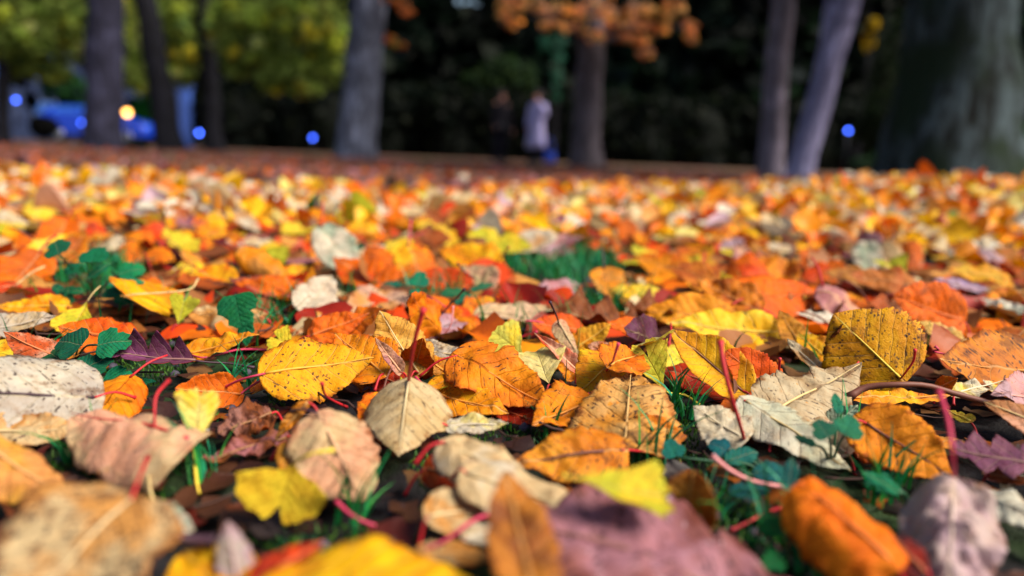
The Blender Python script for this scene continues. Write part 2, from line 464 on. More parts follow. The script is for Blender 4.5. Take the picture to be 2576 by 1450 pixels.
def set_leaf(o, top, under, tint, spots, seed):
    o.color = (*cc(top), 1); o['under'] = list(cc(under)); o['tint'] = list(cc(tint)); o['spots'] = float(spots); o['seed'] = float(seed)

UNDER = dict(orange='tan', amber='tan', yellow='palegold', lemon='palegold', cream='orange', white='cream', pinkish='rust', scarlet='pinkish', crimson='mauve',
             brown='tan', purple='mauve', grey='tan', ginkgo='lemon', lime='ginkgo', tan='rust', lilac='mauve', mauve='purple', sage='grey', rust='pinkish', palegold='amber', plum='purple')
TINT = dict(orange='amber', amber='yellow', yellow='amber', lemon='yellow', cream='tan', white='cream', pinkish='cream', scarlet='orange', crimson='scarlet', brown='rust',
            purple='mauve', grey='white', ginkgo='lemon', lime='ginkgo', tan='amber', lilac='grey', mauve='lilac', sage='white', rust='orange', palegold='lemon', plum='crimson')
NAME = {'oak': ('oak_leaf', 'leaf'), 'ginkgo': ('ginkgo_leaf', 'leaf'), 'ovate': ('fallen_leaf', 'leaf')}
HERO = []        # (name phrase, centre px, radius px, world centre)
GROUP = {'ovate': 'fallen oval leaves on the ground', 'ginkgo': 'fallen fan-shaped ginkgo leaves', 'oak': 'fallen lobed oak leaves'}

def add_stalk(parent, pts, col, r=0.00065, name='stalk'):
    P = spline(pts, 12)
    rr = [r * (0.95 + 0.55 * abs(i / 11 - 0.15) ** 2 + (0.5 if i == 11 else 0)) for i in range(12)]
    V, F = tube(P, rr, 7)
    o = link(name, V, F, STALK, parent); o.color = (*lin(ST[col]), 1)
    return o

def leaf(kind, base, tip, label, c='orange', u=None, c2=None, sp=0.5, w=0.7, tilt=25, stalk=None, sc='red', sr=.00065, rib=None, short=None, **p):
    """one fallen leaf: where its stalk joins (px, py, z) and its tip (px, py, z)"""
    b = (*base, 0.015)[:3]; t = (*tip, 0.015)[:3]
    B, T = at(*b), at(*t)
    p = dict(p, w=w); p['ph'] = p.get('ph', random.uniform(0, 6.28))
    if kind == 'ovate':
        p.setdefault('teeth', random.choice([15, 17, 19])); p.setdefault('a', random.uniform(0.34, 0.52)); p.setdefault('b', random.uniform(0.75, 1.2))
        if 'nibble' not in p and random.random() < .4: p.setdefault('nibble', random.randint(0, 999)); p.setdefault('ndeep', .45)
    if kind == 'oak': p.setdefault('pucker', 0.002)
    if kind == 'ginkgo': p['pucker'] = 0
    p.setdefault('wave', random.uniform(0.015, 0.045)); p.setdefault('crumple', random.uniform(.025, .07) if kind == 'ovate' else .02)
    nu, nv = (54, 15) if kind != 'ginkgo' else (26, 41)
    P, UV = blade_grid(kind, p, nu, nv)
    X1, Y1 = np.zeros((40, 1)), np.linspace(0, 1, 40)[:, None]
    axis = deform(np.concatenate([X1, X1 + 1e-6], 1), np.concatenate([Y1, Y1], 1), dict(p, crumple=0, pucker=0))[:, 0]
    ch = axis[-1]; L = np.linalg.norm(T - B) / np.linalg.norm(ch)
    ly = ch / np.linalg.norm(ch); lx = np.array([1.0, 0, 0]); ln = np.cross(lx, ly); lx = np.cross(ly, ln)
    ey = (T - B) / np.linalg.norm(T - B)
    mid = (B + T) / 2; hd = np.array([-mid[0], -mid[1], 0]); hd /= np.linalg.norm(hd)
    n0 = math.cos(rad(tilt)) * np.array([0, 0, 1.0]) + math.sin(rad(tilt)) * hd
    n = n0 - ey * (n0 @ ey); n /= np.linalg.norm(n); ex = np.cross(ey, n)
    Rm = np.outer(ex, lx) + np.outer(ey, ly) + np.outer(n, ln)
    W = (P * L) @ Rm.T
    lowest = (W[..., 2] + B[2]).min()
    V, F, mi, uv, rc = blade_mesh(W, UV, 0.00028)
    nm, cat = NAME[kind]
    root = empty(nm, B); tag(root, label, cat, GROUP[kind])
    bl = link('blade', V, F, [LEAF_TOP, LEAF_UNDER], root, mi, uv=uv, col=rc)
    set_leaf(bl, c, u or UNDER.get(c, 'tan'), c2 or TINT.get(c, 'amber'), sp, random.uniform(0, 50))
    if kind != 'ginkgo':
        up = np.array(n) * 0.00025
        A = [(q * L) @ Rm.T + up for q in axis[::3]]
        V2, F2 = tube(A, [0.00085 * (1 - 0.8 * i / len(A)) for i in range(len(A))], 6)
        mr = link('midrib', V2, F2, STALK, bl)
        base_c = np.array(cc(c)); mr.color = (*(lin(ST[rib]) if rib else tuple(base_c * 0.72 + np.array([0.12, 0.08, 0.03]))), 1)
    if stalk is None:
        d = -ey * random.uniform(0.12, 0.28) * L; side = ex * random.uniform(-0.25, 0.25) * L
        e = d + side; e[2] = random.uniform(-0.014, -0.002)
        pts = [np.zeros(3), e * 0.5 + np.array([0, 0, 0.003]), e]
    else:
        pts = [np.zeros(3)] + [at(*(*q, 0.012)[:3]) - B for q in stalk]
    add_stalk(root, pts, sc, sr)
    px, py = project(mid)
    x0, y0 = project(B); x1, y1 = project(T)
    HERO.append((short or label, px, py, math.hypot(x1 - x0, y1 - y0) * 0.5, max(w, 0.35) * L * 0.5 / mid[1] * FPX * 0.75, mid))
    return root

# ------------------------------------------------------------------ the leaves one can single out, near to far
O, G, K = 'ovate', 'ginkgo', 'oak'
# nearest, out of focus
leaf(O, (330, 1258, .032), (0, 1600, .012), 'large blurred cream leaf with brown blotches filling the near left corner', 'cream', 'tan', 'tan', 1.9, 1.2, 8, [(345, 1215, .035), (372, 1150, .03)], 'red', short='large blurred cream leaf', fold=6, bend=-15)
leaf(O, (620, 1560, .012), (462, 1385, .016), 'blurred yellow leaf beside the large cream leaf at the near edge', 'yellow', c2='amber', sp=.3, w=.75, tilt=25, short='blurred yellow corner leaf')
leaf(O, (610, 1520, .008), (572, 1312, .03), 'pale lilac white leaf standing upright at the near edge', 'lilac', 'white', 'grey', .4, .52, 55, short='pale upright leaf', fold=-20, bend=20)
leaf(O, (640, 1470, .018), (812, 1362, .026), 'red orange leaf edge behind the big blurred yellow leaf', 'scarlet', 'orange', 'crimson', .3, .5, 30, short='red orange leaf edge')
leaf(O, (640, 1520, .024), (1240, 1505, .024), 'big blurred golden yellow leaf across the near edge', 'yellow', 'amber', 'amber', .4, .78, 8, short='big blurred golden leaf', fold=-8, bend=-30)
leaf(K, (2010, 1530, .014), (1275, 1312, .024), 'large blurred mauve pink oak leaf at the near edge', (146, 90, 88), 'lilac', (176, 124, 140), 1.3, 1.0, 2, short='large blurred mauve oak leaf', fold=6, wave=.05, depth=.45, crumple=.07)
leaf(O, (1345, 1500, .03), (1272, 1185, .046), 'brown orange leaf standing over the near tip of the mauve oak leaf', (206, 132, 48), 'rust', 'brown', 1.2, .45, 55, short='brown orange standing leaf', cl=30, cr=-30, bend=15)
leaf(G, (1428, 1200, .042), (1680, 1250, .034), 'narrow yellow green ginkgo leaf pointing at the mauve oak leaf', 'lime', 'ginkgo', 'ginkgo', .15, .5, 25, [(1426, 1200, .03), (1418, 1196, .03)], 'yellow', short='narrow green ginkgo leaf', fan=21, notch=.05, fold=18)
leaf(O, (1722, 1318, .008), (1745, 1186, .034), 'small cupped amber brown leaf beside the narrow yellow green ginkgo leaf', (222, 158, 62), 'tan', (190, 118, 40), 1., 1.0, 50, short='small cupped amber leaf', cl=50, cr=50, a=.4, b=.5)
leaf(O, (1175, 1195, .026), (1500, 1320, .012), 'curled cream leaf with an orange tip behind the mauve oak leaf', 'cream', 'orange', 'white', .4, .52, 22, short='curled cream leaf', cl=-40, cr=-50, bend=-20)
leaf(O, (1120, 1112, .03), (1345, 1235, .018), 'smooth folded cream leaf over a dark orange one', 'cream', 'orange', 'white', .35, .66, 16, short='folded cream leaf', cr=-55, fold=-8)
leaf(O, (1075, 1180, .012), (1255, 1228, .008), 'dark orange leaf tucked under the smooth folded cream leaf', 'rust', 'orange', 'scarlet', .9, .55, 50, short='tucked dark orange leaf', cl=25)
leaf(O, (1078, 1300, .016), (1262, 1272, .014), 'cream scrap of leaf with brown marks behind the near golden leaf', 'cream', 'tan', 'tan', 1.1, .66, 35, short='marked cream leaf', nibble=4)
leaf(O, (1170, 1352, .012), (1306, 1330, .01), 'small white leaf lying beneath the brown orange standing leaf', 'white', 'cream', 'cream', .2, .45, 20, short='small white leaf')
leaf(O, (1060, 1385, .014), (1245, 1408, .008), 'thin tan leaf at the rim of the big golden leaf', 'tan', 'rust', 'cream', .8, .42, 15, [(1120, 1360, .016), (1190, 1310, .016), (1240, 1292, .016)], 'pink', short='thin tan leaf')
leaf(O, (2262, 1440, .018), (2000, 1212, .034), 'bright orange leaf curled into a long blurred tube', (250, 124, 4), 'amber', (250, 140, 8), .15, .95, 25, [(2270, 1450, .012), (2280, 1475, .01)], short='bright orange tube leaf', cl=-66, cr=-70, fold=-6, bend=-35, pucker=.001, a=.3, b=.34, heart=0)
leaf(O, (2325, 1440, .012), (2248, 1352, .024), 'small dark red leaf at the end of the bright orange tube', 'crimson', 'scarlet', 'plum', 1.2, .75, 40, short='small dark red leaf', cl=-30, cr=-30)
leaf(O, (2400, 1200, .034), (2385, 1520, .008), 'crumpled lilac grey leaf hanging from a tall magenta stalk', (208, 186, 182), 'lilac', 'lilac', .8, .78, 20, [(2396, 1140, .05), (2386, 1060, .058), (2362, 985, .062)], 'pink', sr=.0008, short='crumpled lilac grey leaf', fold=-24, crumple=.14, cl=-20, cr=-30)
leaf(O, (2455, 1236, .016), (2700, 1345, .014), 'pale sage white leaf behind the crumpled lilac grey leaf', (214, 216, 200), 'cream', 'white', .3, .6, 18, short='pale sage leaf', fold=-10)
leaf(K, (2640, 1180, .014), (2398, 1128, .018), 'dull purple oak leaf flat on the ground near the magenta stalk', 'purple', 'mauve', (140, 88, 112), .9, .95, 22, short='flat purple oak leaf', depth=.6)
leaf(O, (2490, 1195, .006), (2600, 1215, .006), 'small brown leaf scrap beneath the flat purple oak leaf', 'rust', c2='brown', sp=1.2, w=.6, tilt=20, short='brown scrap')
leaf(O, (-40, 1120, .03), (182, 1262, .008), 'tan and yellow leaf with pink tip at the left edge', (226, 160, 92), 'amber', (236, 176, 70), .9, .72, 25, short='tan and yellow edge leaf', fold=-14, cl=-30, cr=-20)
leaf(O, (330, 1288, .008), (490, 1335, .008), 'small white blurred leaf behind the large cream corner leaf', 'white', 'grey', 'sage', .2, .5, 30, short='small white blurred leaf')
# left middle
leaf(O, (238, 1000, .018), (-190, 985, .03), 'large pale grey leaf with dark vein dashes at the left edge', 'grey', 'cream', 'white', 1.5, 1.2, 44, short='large pale grey leaf', fold=-10, cl=-10, cr=-42, rib='dark')
leaf(O, (-60, 1090, .01), (215, 1075, .01), 'pale cream leaf under the large pale grey leaf', 'cream', 'tan', 'tan', .7, .45, 30, short='pale cream under leaf')
leaf(O, (474, 1100, .026), (178, 1040, .026), 'pinkish leaf curled into a cone with a scarlet rim', 'pinkish', (214, 128, 46), 'cream', .35, .9, 18, [(432, 1150, .016), (420, 1185, .010), (396, 1218, .006)], 'pink', short='pinkish cone leaf', fold=-12, cl=-62, cr=-58, rib='red', bend=-10)
leaf(G, (488, 1135, .016), (505, 978, .04), 'pale yellow ginkgo leaf hanging over the pinkish cone leaf', (232, 222, 120), 'lemon', 'ginkgo', .1, .5, 55, [(492, 1185, .01), (498, 1242, .004)], 'yellow', short='pale ginkgo leaf', fan=24, cr=-70, notch=.12)
leaf(O, (682, 1040, .012), (548, 1092, .008), 'shrivelled brown leaf on bare soil', 'brown', 'rust', (170, 120, 110), 1.5, .72, 25, short='shrivelled brown leaf', crumple=.22)
leaf(O, (775, 1012, .03), (688, 1112, .01), 'slim ochre leaf folded along its length', 'tan', 'amber', 'amber', .6, .3, 45, short='slim ochre leaf', fold=35)
leaf(O, (720, 1100, .008), (500, 1165, .006), 'dull brown leaf pressed in the soil behind the ginkgo leaf', 'brown', c2='mauve', sp=1.3, w=.35, tilt=15, short='dull pressed leaf', crumple=.1)
leaf(O, (730, 1110, .022), (838, 1245, .008), 'ochre leaf bent under the big pink cream leaf', (214, 150, 50), 'rust', 'amber', .7, .6, 45, short='bent ochre leaf', cl=45, cr=-20)
leaf(G, (742, 1165, .026), (688, 1318, .006), 'yellow ginkgo leaf with a long curving stalk near the soil', 'ginkgo', 'lemon', (222, 182, 34), .15, 1, 38, [(765, 1150, .032), (800, 1138, .034), (840, 1133, .034)], 'yellow', short='yellow ginkgo leaf', fan=64, notch=.3, fold=10, cl=35, cr=20)
leaf(O, (800, 1040, .034), (915, 1262, .008), 'broad pinkish cream leaf pointing down at the soil', (222, 170, 134), 'rust', 'cream', .75, .84, 22, [(760, 1030, .035), (735, 1035, .03)], 'dark', short='broad pinkish cream leaf', fold=-12, cl=-8, cr=-14)
leaf(O, (1028, 957, .032), (1003, 1150, .010), 'cream leaf with a tall red and black stalk standing upright', (216, 196, 152), 'orange', (204, 176, 124), .85, .96, 18, [(1032, 925, .044), (1040, 870, .058), (1054, 815, .07), (1066, 776, .078)], 'red', sr=.0010, short='cream leaf with the tall red stalk', crumple=.02, nibble=None, fold=-14, cl=-22, cr=-36, bend=-14)
leaf(O, (1125, 1072, .014), (1278, 1066, .016), 'small white leaf with a yellow pointed tip beside the tall stalked leaf', 'white', 'cream', 'palegold', .4, .42, 28, short='small white pointed leaf')
leaf(O, (668, 940, .022), (940, 900, .026), 'broad clear yellow leaf with serrated edge and long pink stalk', (248, 178, 14), 'palegold', (244, 170, 14), 1.4, .72, 44, [(640, 946, .022), (600, 958, .018), (560, 978, .01)], 'pink', short='broad yellow leaf', crumple=.02, nibble=None, fold=-4, cl=-10, cr=12, tooth=.05, teeth=24)
leaf(K, (492, 908, .016), (278, 890, .022), 'dark purple oak leaf with pointed lobes curling up', 'purple', 'crimson', (140, 74, 128), .35, 1.0, 42, [(530, 912, .014), (580, 915, .012), (640, 925, .01)], 'dark', short='dark purple oak leaf', fold=34, cl=30, cr=60)
leaf(O, (158, 908, .012), (8, 835, .034), 'rusty pink leaf with a serrated rim and black holes', (206, 92, 40), 'pinkish', 'pinkish', 1.4, .78, 46, short='rusty serrated leaf', tooth=.06, fold=-18, cl=-20, cr=-20)
leaf(O, (330, 858, .014), (146, 822, .024), 'round orange leaf with pink patches behind the rusty serrated leaf', 'orange', 'pinkish', 'scarlet', .8, .66, 48, short='round pink patched leaf', cl=-25, cr=-30)
leaf(O, (-60, 838, .014), (140, 795, .024), 'grey cream leaf at the left edge behind the rusty leaf', 'grey', 'cream', 'cream', .6, .5, 30, short='grey cream edge leaf')
leaf(O, (168, 772, .014), (-20, 768, .016), 'flat yellow leaf at the left edge beside green herbs', 'yellow', c2='amber', sp=.4, w=.44, tilt=36, short='flat yellow edge leaf')
leaf(O, (330, 742, .03), (462, 735, .018), 'domed amber leaf behind the green ginkgo sliver', 'amber', c2='yellow', sp=.5, w=.72, tilt=46, stalk=[(470, 730, .03), (498, 703, .035)], sc='straw', short='domed amber leaf', cl=-30, cr=-30)
leaf(O, (330, 772, .012), (462, 780, .012), 'amber leaf directly under the domed amber leaf', (236, 166, 48), c2='cream', sp=.6, w=.45, tilt=36, short='amber under leaf')
leaf(O, (655, 800, .016), (456, 778, .018), 'tan leaf with a burnt orange underside arched over soil', 'tan', 'orange', 'cream', .6, .58, 40, short='arched tan leaf', cl=-40, cr=-45, fold=-8)
leaf(G, (447, 818, .008), (468, 742, .03), 'olive green ginkgo sliver standing on edge', 'lime', c2=(150, 150, 30), sp=.2, w=.5, tilt=70, short='olive ginkgo sliver', fan=30)
leaf(G, (742, 880, .01), (684, 842, .02), 'small lime ginkgo leaf behind the broad yellow leaf', 'ginkgo', c2='lime', sp=.1, w=.5, tilt=50, short='small lime ginkgo leaf', fan=40)
leaf(O, (476, 892, .012), (652, 842, .026), 'long twisted yellow leaf between oak leaf and broad yellow leaf', 'amber', 'palegold', 'yellow', .4, .42, 44, [(520, 900, .012), (600, 880, .008), (690, 882, .008)], 'pink', short='long twisted yellow leaf', twist=40)
leaf(O, (605, 992, .006), (440, 978, .016), 'burnt orange leaf bent upward with a pale torn tip', (230, 110, 14), 'amber', 'orange', .8, .62, 52, [(620, 980, .008), (660, 955, .012), (700, 940, .012)], 'pink', short='burnt orange bent leaf', cl=20, cr=55, nibble=9)
# centre
leaf(O, (965, 940, .018), (842, 838, .034), 'amber leaf overlapping the tip of the broad yellow leaf', 'amber', c2='orange', sp=1., w=.75, tilt=46, short='overlapping amber leaf', tooth=.05)
leaf(O, (1052, 938, .014), (955, 782, .05), 'tall tan yellow leaf with curled brown top standing behind the red stalk', (230, 172, 70), 'amber', (236, 196, 100), .8, .8, 52, short='tall tan yellow leaf', fold=-10, bend=12, rib='straw')
leaf(O, (1006, 935, .018), (944, 850, .042), 'narrow rosy leaf folded in half beside the red stalk', 'pinkish', 'crimson', 'mauve', .5, .36, 50, short='narrow rosy leaf', fold=30)
leaf(O, (1042, 938, .01), (1064, 850, .04), 'small orange leaf directly behind the red stalk', 'orange', c2='amber', sp=.6, w=.62, tilt=66, short='small orange leaf behind the stalk')
leaf(O, (1010, 970, .008), (910, 930, .016), 'glowing red leaf tucked beneath the amber and tan leaves', 'crimson', 'scarlet', 'scarlet', .8, .7, 45, short='glowing red tucked leaf')
leaf(O, (782, 846, .014), (930, 788, .03), 'curved orange leaf with dark left edge behind the broad yellow leaf', (234, 104, 12), 'amber', 'orange', .8, .56, 48, short='curved orange leaf', cl=-25)
leaf(O, (862, 832, .014), (972, 776, .036), 'orange leaf with a notch holding grass blades', 'orange', c2='amber', sp=.5, w=.6, tilt=44, short='notched orange leaf', nibble=3)
leaf(O, (1150, 895, .03), (1384, 1022, .012), 'long orange leaf with purple scars over a tangle of amber leaves', (240, 134, 26), 'scarlet', 'amber', 1.1, .64, 42, short='scarred orange leaf', fold=12, cl=-20, nibble=12, tooth=.05)
leaf(O, (1078, 985, .012), (1280, 1042, .008), 'spotted golden leaf under the scarred orange leaf', 'amber', c2='yellow', sp=.9, w=.62, tilt=30, stalk=[(1065, 968, .014), (1045, 950, .016)], sc='pink', short='spotted golden leaf')
leaf(O, (1120, 935, .012), (1060, 895, .02), 'small amber leaf between red stalk and scarred orange leaf', 'amber', c2='tan', sp=.9, w=.7, tilt=44, short='small amber leaf')
leaf(O, (1262, 1030, .006), (1370, 1070, .004), 'crimson leaf in shade under the scarred orange leaf', 'scarlet', 'crimson', 'crimson', .6, .6, 30, short='shaded crimson leaf')
leaf(O, (1490, 1010, .012), (1340, 1066, .012), 'orange leaf with saw toothed edge and a drooping black stem', (240, 140, 20), 'rust', 'amber', .8, .72, 34, short='saw toothed orange leaf', tooth=.08, teeth=14)
leaf(O, (1048, 880, .018), (1198, 900, .016), 'cream leaf with purple blotches beyond the red stalk', 'cream', 'tan', 'grey', 1.5, .46, 34, short='purple blotched cream leaf')
leaf(G, (1318, 896, .012), (1242, 832, .028), 'smooth pale green ginkgo leaf with scalloped edge', (222, 218, 92), 'lime', 'ginkgo', .05, .6, 60, short='pale green ginkgo leaf', fan=44, cr=-40, notch=.05)
leaf(O, (1450, 930, .014), (1344, 838, .036), 'rosy leaf folded into a trough beside the pleated ginkgo', 'pinkish', 'rust', 'scarlet', .5, .44, 40, short='rosy trough leaf', fold=38, tooth=.06)
leaf(G, (1382, 968, .01), (1346, 880, .024), 'pleated cream ginkgo leaf tucked behind the scarred orange leaf', (236, 222, 150), 'lemon', 'palegold', .3, .6, 50, short='pleated cream ginkgo', fan=36, notch=.1)
leaf(O, (1540, 912, .026), (1452, 990, .012), 'square looking yellow leaf with a short upright pink stalk', 'yellow', 'amber', 'amber', .8, 1.08, 34, [(1542, 908, .042), (1548, 888, .05), (1556, 864, .056)], 'pink', short='scratched yellow leaf', fold=12)
leaf(O, (1536, 918, .034), (1618, 886, .034), 'orange leaf half beside the scratched yellow leaf', (240, 150, 20), c2='orange', sp=1., w=.8, tilt=44, stalk=[(1530, 925, .03), (1525, 935, .02)], short='orange half leaf')
leaf(O, (1572, 1112, .012), (1588, 926, .032), 'large brown speckled cream leaf in the middle of the pile', (224, 176, 104), 'amber', (226, 150, 44), 1.7, .86, 40, short='brown speckled cream leaf', fold=-6, cl=-14, cr=-10, tooth=.05)
leaf(O, (1690, 1122, .006), (1600, 1045, .02), 'orange leaf corner under the brown speckled leaf', (232, 130, 22), c2='amber', sp=1., w=.8, tilt=46, short='orange corner leaf')
leaf(O, (1566, 1132, .016), (1288, 1172, .012), 'brown orange leaf curling over with wrinkled ribs', (220, 130, 24), 'rust', (234, 160, 40), 1.3, .62, 46, [(1600, 1134, .01), (1640, 1142, .006), (1684, 1158, .004)], 'red', short='wrinkled brown orange leaf', cl=-20, cr=-50, bend=-25, rib='brown')
leaf(G, (1672, 985, .012), (1612, 862, .04), 'yellow green ginkgo leaf on a long thin stalk beside the speckled leaf', (226, 206, 60), 'lemon', 'lime', .15, .6, 46, [(1690, 990, .01), (1725, 995, .008), (1764, 1022, .004)], 'yellow', short='stalked ginkgo leaf', fan=30, cl=40)
leaf(G, (1590, 875, .03), (1664, 852, .046), 'thin cream ginkgo sliver curling out behind the scratched yellow leaf', (232, 222, 130), c2='lemon', sp=.1, w=.4, tilt=30, short='cream ginkgo sliver', fan=18)
leaf(O, (1868, 984, .014), (1688, 832, .042), 'cupped golden leaf with dark veins beneath the second red stalk', (246, 172, 22), 'amber', 'yellow', .7, .62, 46, short='cupped golden leaf', crumple=.02, nibble=None, fold=14, cl=30, cr=10, rib='brown', tooth=.02)
leaf(O, (1955, 1000, .008), (1826, 882, .036), 'fiery orange leaf behind the cupped golden leaf', (236, 92, 12), c2='orange', sp=.8, w=.74, tilt=52, stalk=[(1958, 950, .02), (1962, 902, .034)], sc='red', short='fiery orange leaf', tooth=.05)
leaf(O, (1860, 985, .006), (1645, 925, .012), 'dark red leaf in shadow below the cupped golden leaf', 'crimson', 'plum', 'scarlet', .9, .62, 30, short='shadowed dark red leaf', stalk=[(1870, 990, .006), (1885, 1000, .006)])
leaf(O, (1666, 868, .014), (1568, 826, .034), 'glossy plum red leaf rising behind the cream ginkgo sliver', 'plum', 'crimson', 'purple', .2, .74, 50, short='glossy plum leaf', fold=14)
leaf(O, (1648, 845, .014), (1524, 812, .028), 'orange leaf behind the glossy plum leaf', (232, 108, 16), c2='orange', sp=.6, w=.5, tilt=40, short='orange leaf behind the plum one')
leaf(O, (1560, 900, .014), (1478, 868, .02), 'rust red leaf scrap beside the glossy plum leaf', 'rust', c2='pinkish', sp=.9, w=.7, tilt=40, short='rust red scrap')
leaf(O, (1462, 832, .016), (1336, 812, .024), 'orange leaf arched behind a small cream one', (236, 108, 14), c2='scarlet', sp=.6, w=.56, tilt=48, short='arched orange leaf', cl=-30)
leaf(O, (1405, 812, .034), (1458, 898, .01), 'small drooping cream leaf with a straight dark red stalk', 'cream', 'pinkish', 'pinkish', .7, .56, 30, [(1400, 795, .045), (1392, 778, .052), (1384, 760, .058)], 'dark', short='small drooping cream leaf', fold=-20)
leaf(O, (1452, 875, .012), (1536, 815, .03), 'amber leaf beside the small drooping cream leaf', (236, 176, 40), c2='amber', sp=.5, w=.72, tilt=44, short='amber neighbour leaf')
leaf(O, (1108, 845, .01), (1034, 742, .05), 'orange leaf pointing up behind the tall red stalk', (240, 116, 10), c2='amber', sp=.4, w=.6, tilt=55, short='pointing orange leaf', fold=-15)
leaf(O, (1068, 842, .012), (1172, 792, .016), 'mauve leaf flat behind the red stalk', 'lilac', 'mauve', 'mauve', .4, .5, 24, short='flat mauve leaf')
leaf(O, (1205, 790, .012), (1430, 782, .016), 'long buff leaf lying flat in front of the grass patch', (222, 190, 160), 'cream', 'cream', .6, .32, 30, short='long buff leaf')
leaf(O, (1455, 722, .012), (1312, 745, .016), 'mauve leaf at the edge of the green grass patch', 'mauve', 'lilac', 'lilac', .4, .32, 30, short='mauve grass edge leaf')
leaf(O, (760, 742, .012), (572, 700, .024), 'orange leaf with a grey hollow behind the cream leaf', 'orange', 'lilac', 'purple', .7, .44, 30, short='grey hollow leaf', fold=14)
leaf(O, (770, 782, .012), (834, 692, .036), 'pale cream leaf leaning back behind the curved orange leaf', (218, 202, 180), 'cream', 'white', .5, .7, 46, short='leaning cream leaf')
leaf(O, (1010, 745, .01), (860, 790, .012), 'buff brown leaf with parallel ribs behind grass blades', (206, 166, 146), c2='tan', sp=.5, w=.5, tilt=30, short='ribbed buff leaf', pucker=.015)
leaf(O, (966, 718, .014), (836, 645, .032), 'scarlet orange leaf leaning behind the pale cream leaf', 'scarlet', 'amber', 'orange', .5, .5, 44, short='leaning scarlet leaf')
leaf(O, (1180, 722, .012), (1036, 690, .024), 'scarlet orange curled leaf with a dark thin stalk', (236, 92, 10), 'orange', 'scarlet', .5, .52, 54, [(1200, 705, .03), (1175, 690, .04), (1150, 662, .05)], 'dark', short='scarlet curled leaf', cl=-30, cr=20)
leaf(O, (1236, 722, .012), (1164, 668, .026), 'cream folded leaf touching the scarlet curled leaf', 'cream', c2='pinkish', sp=.3, w=.6, tilt=44, short='cream folded neighbour', fold=20)
leaf(O, (1250, 672, .014), (1098, 625, .03), 'large amber leaf behind the scarlet curled leaf', 'amber', c2='yellow', sp=.4, w=.66, tilt=40, short='large amber leaf')
leaf(O, (1660, 748, .012), (1536, 728, .02), 'lemon yellow leaf among grass blades', 'lemon', c2='yellow', sp=.3, w=.5, tilt=40, short='lemon grass leaf', cl=-40)
leaf(O, (1724, 690, .014), (1592, 645, .028), 'amber leaf beyond the lemon yellow leaf', 'amber', c2='orange', sp=.6, w=.6, tilt=44, short='amber leaf past the lemon one')
# right
leaf(O, (2266, 952, .018), (2096, 790, .054), 'biggest golden yellow leaf leaning upright with black flecks', (244, 180, 12), 'palegold', (232, 158, 10), 1.7, 1.24, 66, [(2280, 935, .028), (2298, 908, .036), (2302, 880, .044)], 'red', rib='yellow', short='biggest golden leaf', crumple=.02, nibble=None, fold=-5, cl=-10, cr=-8, tooth=.05, teeth=24)
leaf(O, (2660, 945, .016), (2362, 905, .03), 'brown orange leaf thick with black specks at the right edge', (220, 138, 26), 'orange', (206, 120, 34), 1.9, .66, 48, [(2370, 890, .03), (2362, 880, .034), (2352, 872, .036)], 'pink', short='black specked leaf', cl=-18, cr=-12)
leaf(O, (2418, 806, .022), (2246, 745, .042), 'vivid orange leaf with dark marks beyond the biggest golden leaf', (242, 112, 10), 'rust', 'orange', 1.2, .8, 58, short='black marked orange leaf', cl=-16)
leaf(O, (1888, 755, .028), (2064, 735, .03), 'vivid orange leaf rolled into a wide arch', (242, 106, 8), 'amber', 'orange', .5, .62, 60, short='rolled orange arch', cl=-40, cr=-30)
leaf(O, (1955, 838, .016), (1674, 815, .022), 'long lemon yellow leaf behind the cupped golden leaf', (248, 212, 52), 'lemon', 'yellow', .2, .4, 44, short='long lemon leaf')
leaf(O, (1840, 800, .016), (1616, 785, .018), 'spotted amber leaf in front of mottled orange leaves', (240, 160, 30), c2='amber', sp=.8, w=.54, tilt=48, short='spotted amber leaf', cl=-20)
leaf(O, (1906, 780, .022), (1752, 702, .042), 'mottled orange leaf behind the spotted amber leaf', (236, 142, 22), c2='rust', sp=1.2, w=.64, tilt=48, short='mottled orange leaf')
leaf(O, (1800, 705, .03), (1672, 668, .04), 'mottled brown orange leaf at the back of the amber heap', (226, 132, 26), c2='rust', sp=1.3, w=.6, tilt=44, short='mottled back leaf')
leaf(O, (2180, 1066, .022), (2400, 1206, .008), 'heart shaped orange leaf with fine black specks', (242, 146, 18), 'scarlet', 'amber', .8, .82, 42, [(2160, 1058, .024), (2140, 1068, .022), (2118, 1074, .02)], short='heart shaped orange leaf', heart=.16, a=.42, rib='brown', tooth=.03)
leaf(O, (2170, 1110, .006), (2350, 1200, .004), 'dark orange leaf mostly hidden under the heart shaped leaf', 'rust', c2='orange', sp=.8, w=.7, tilt=25, short='hidden dark orange leaf')
leaf(O, (1872, 1106, .012), (1744, 1022, .022), 'white cream leaf half under the tall second red stalk', (216, 204, 176), 'cream', 'white', .5, .92, 32, [(1862, 1070, .026), (1836, 985, .046), (1818, 905, .06), (1812, 858, .068)], 'red', sr=.0010, short='white cream leaf half', tooth=.05, fold=-6)
leaf(O, (1876, 1008, .024), (2140, 1186, .006), 'long greenish white leaf pointing at the teal herb', (208, 210, 184), 'white', 'white', .35, .48, 24, short='long greenish white leaf', rib='straw', fold=-8)
leaf(O, (2126, 1138, .006), (1978, 1030, .016), 'pale pinkish leaf between white and heart shaped leaves', (226, 200, 176), c2='cream', sp=.7, w=.62, tilt=28, short='pale pinkish leaf', nibble=21)
leaf(O, (2080, 1082, .008), (2158, 1020, .022), 'grey green leaf scrap beside the heart shaped leaf', 'sage', c2=(140, 170, 150), sp=.3, w=.75, tilt=40, short='grey green scrap', nibble=5)
leaf(O, (1948, 1034, .018), (2166, 915, .034), 'torn cream leaf with brown streaks and ragged tip', (208, 192, 158), 'tan', (180, 148, 104), 1.1, .6, 44, short='torn cream leaf', rib='straw', nibble=33, fold=-10)
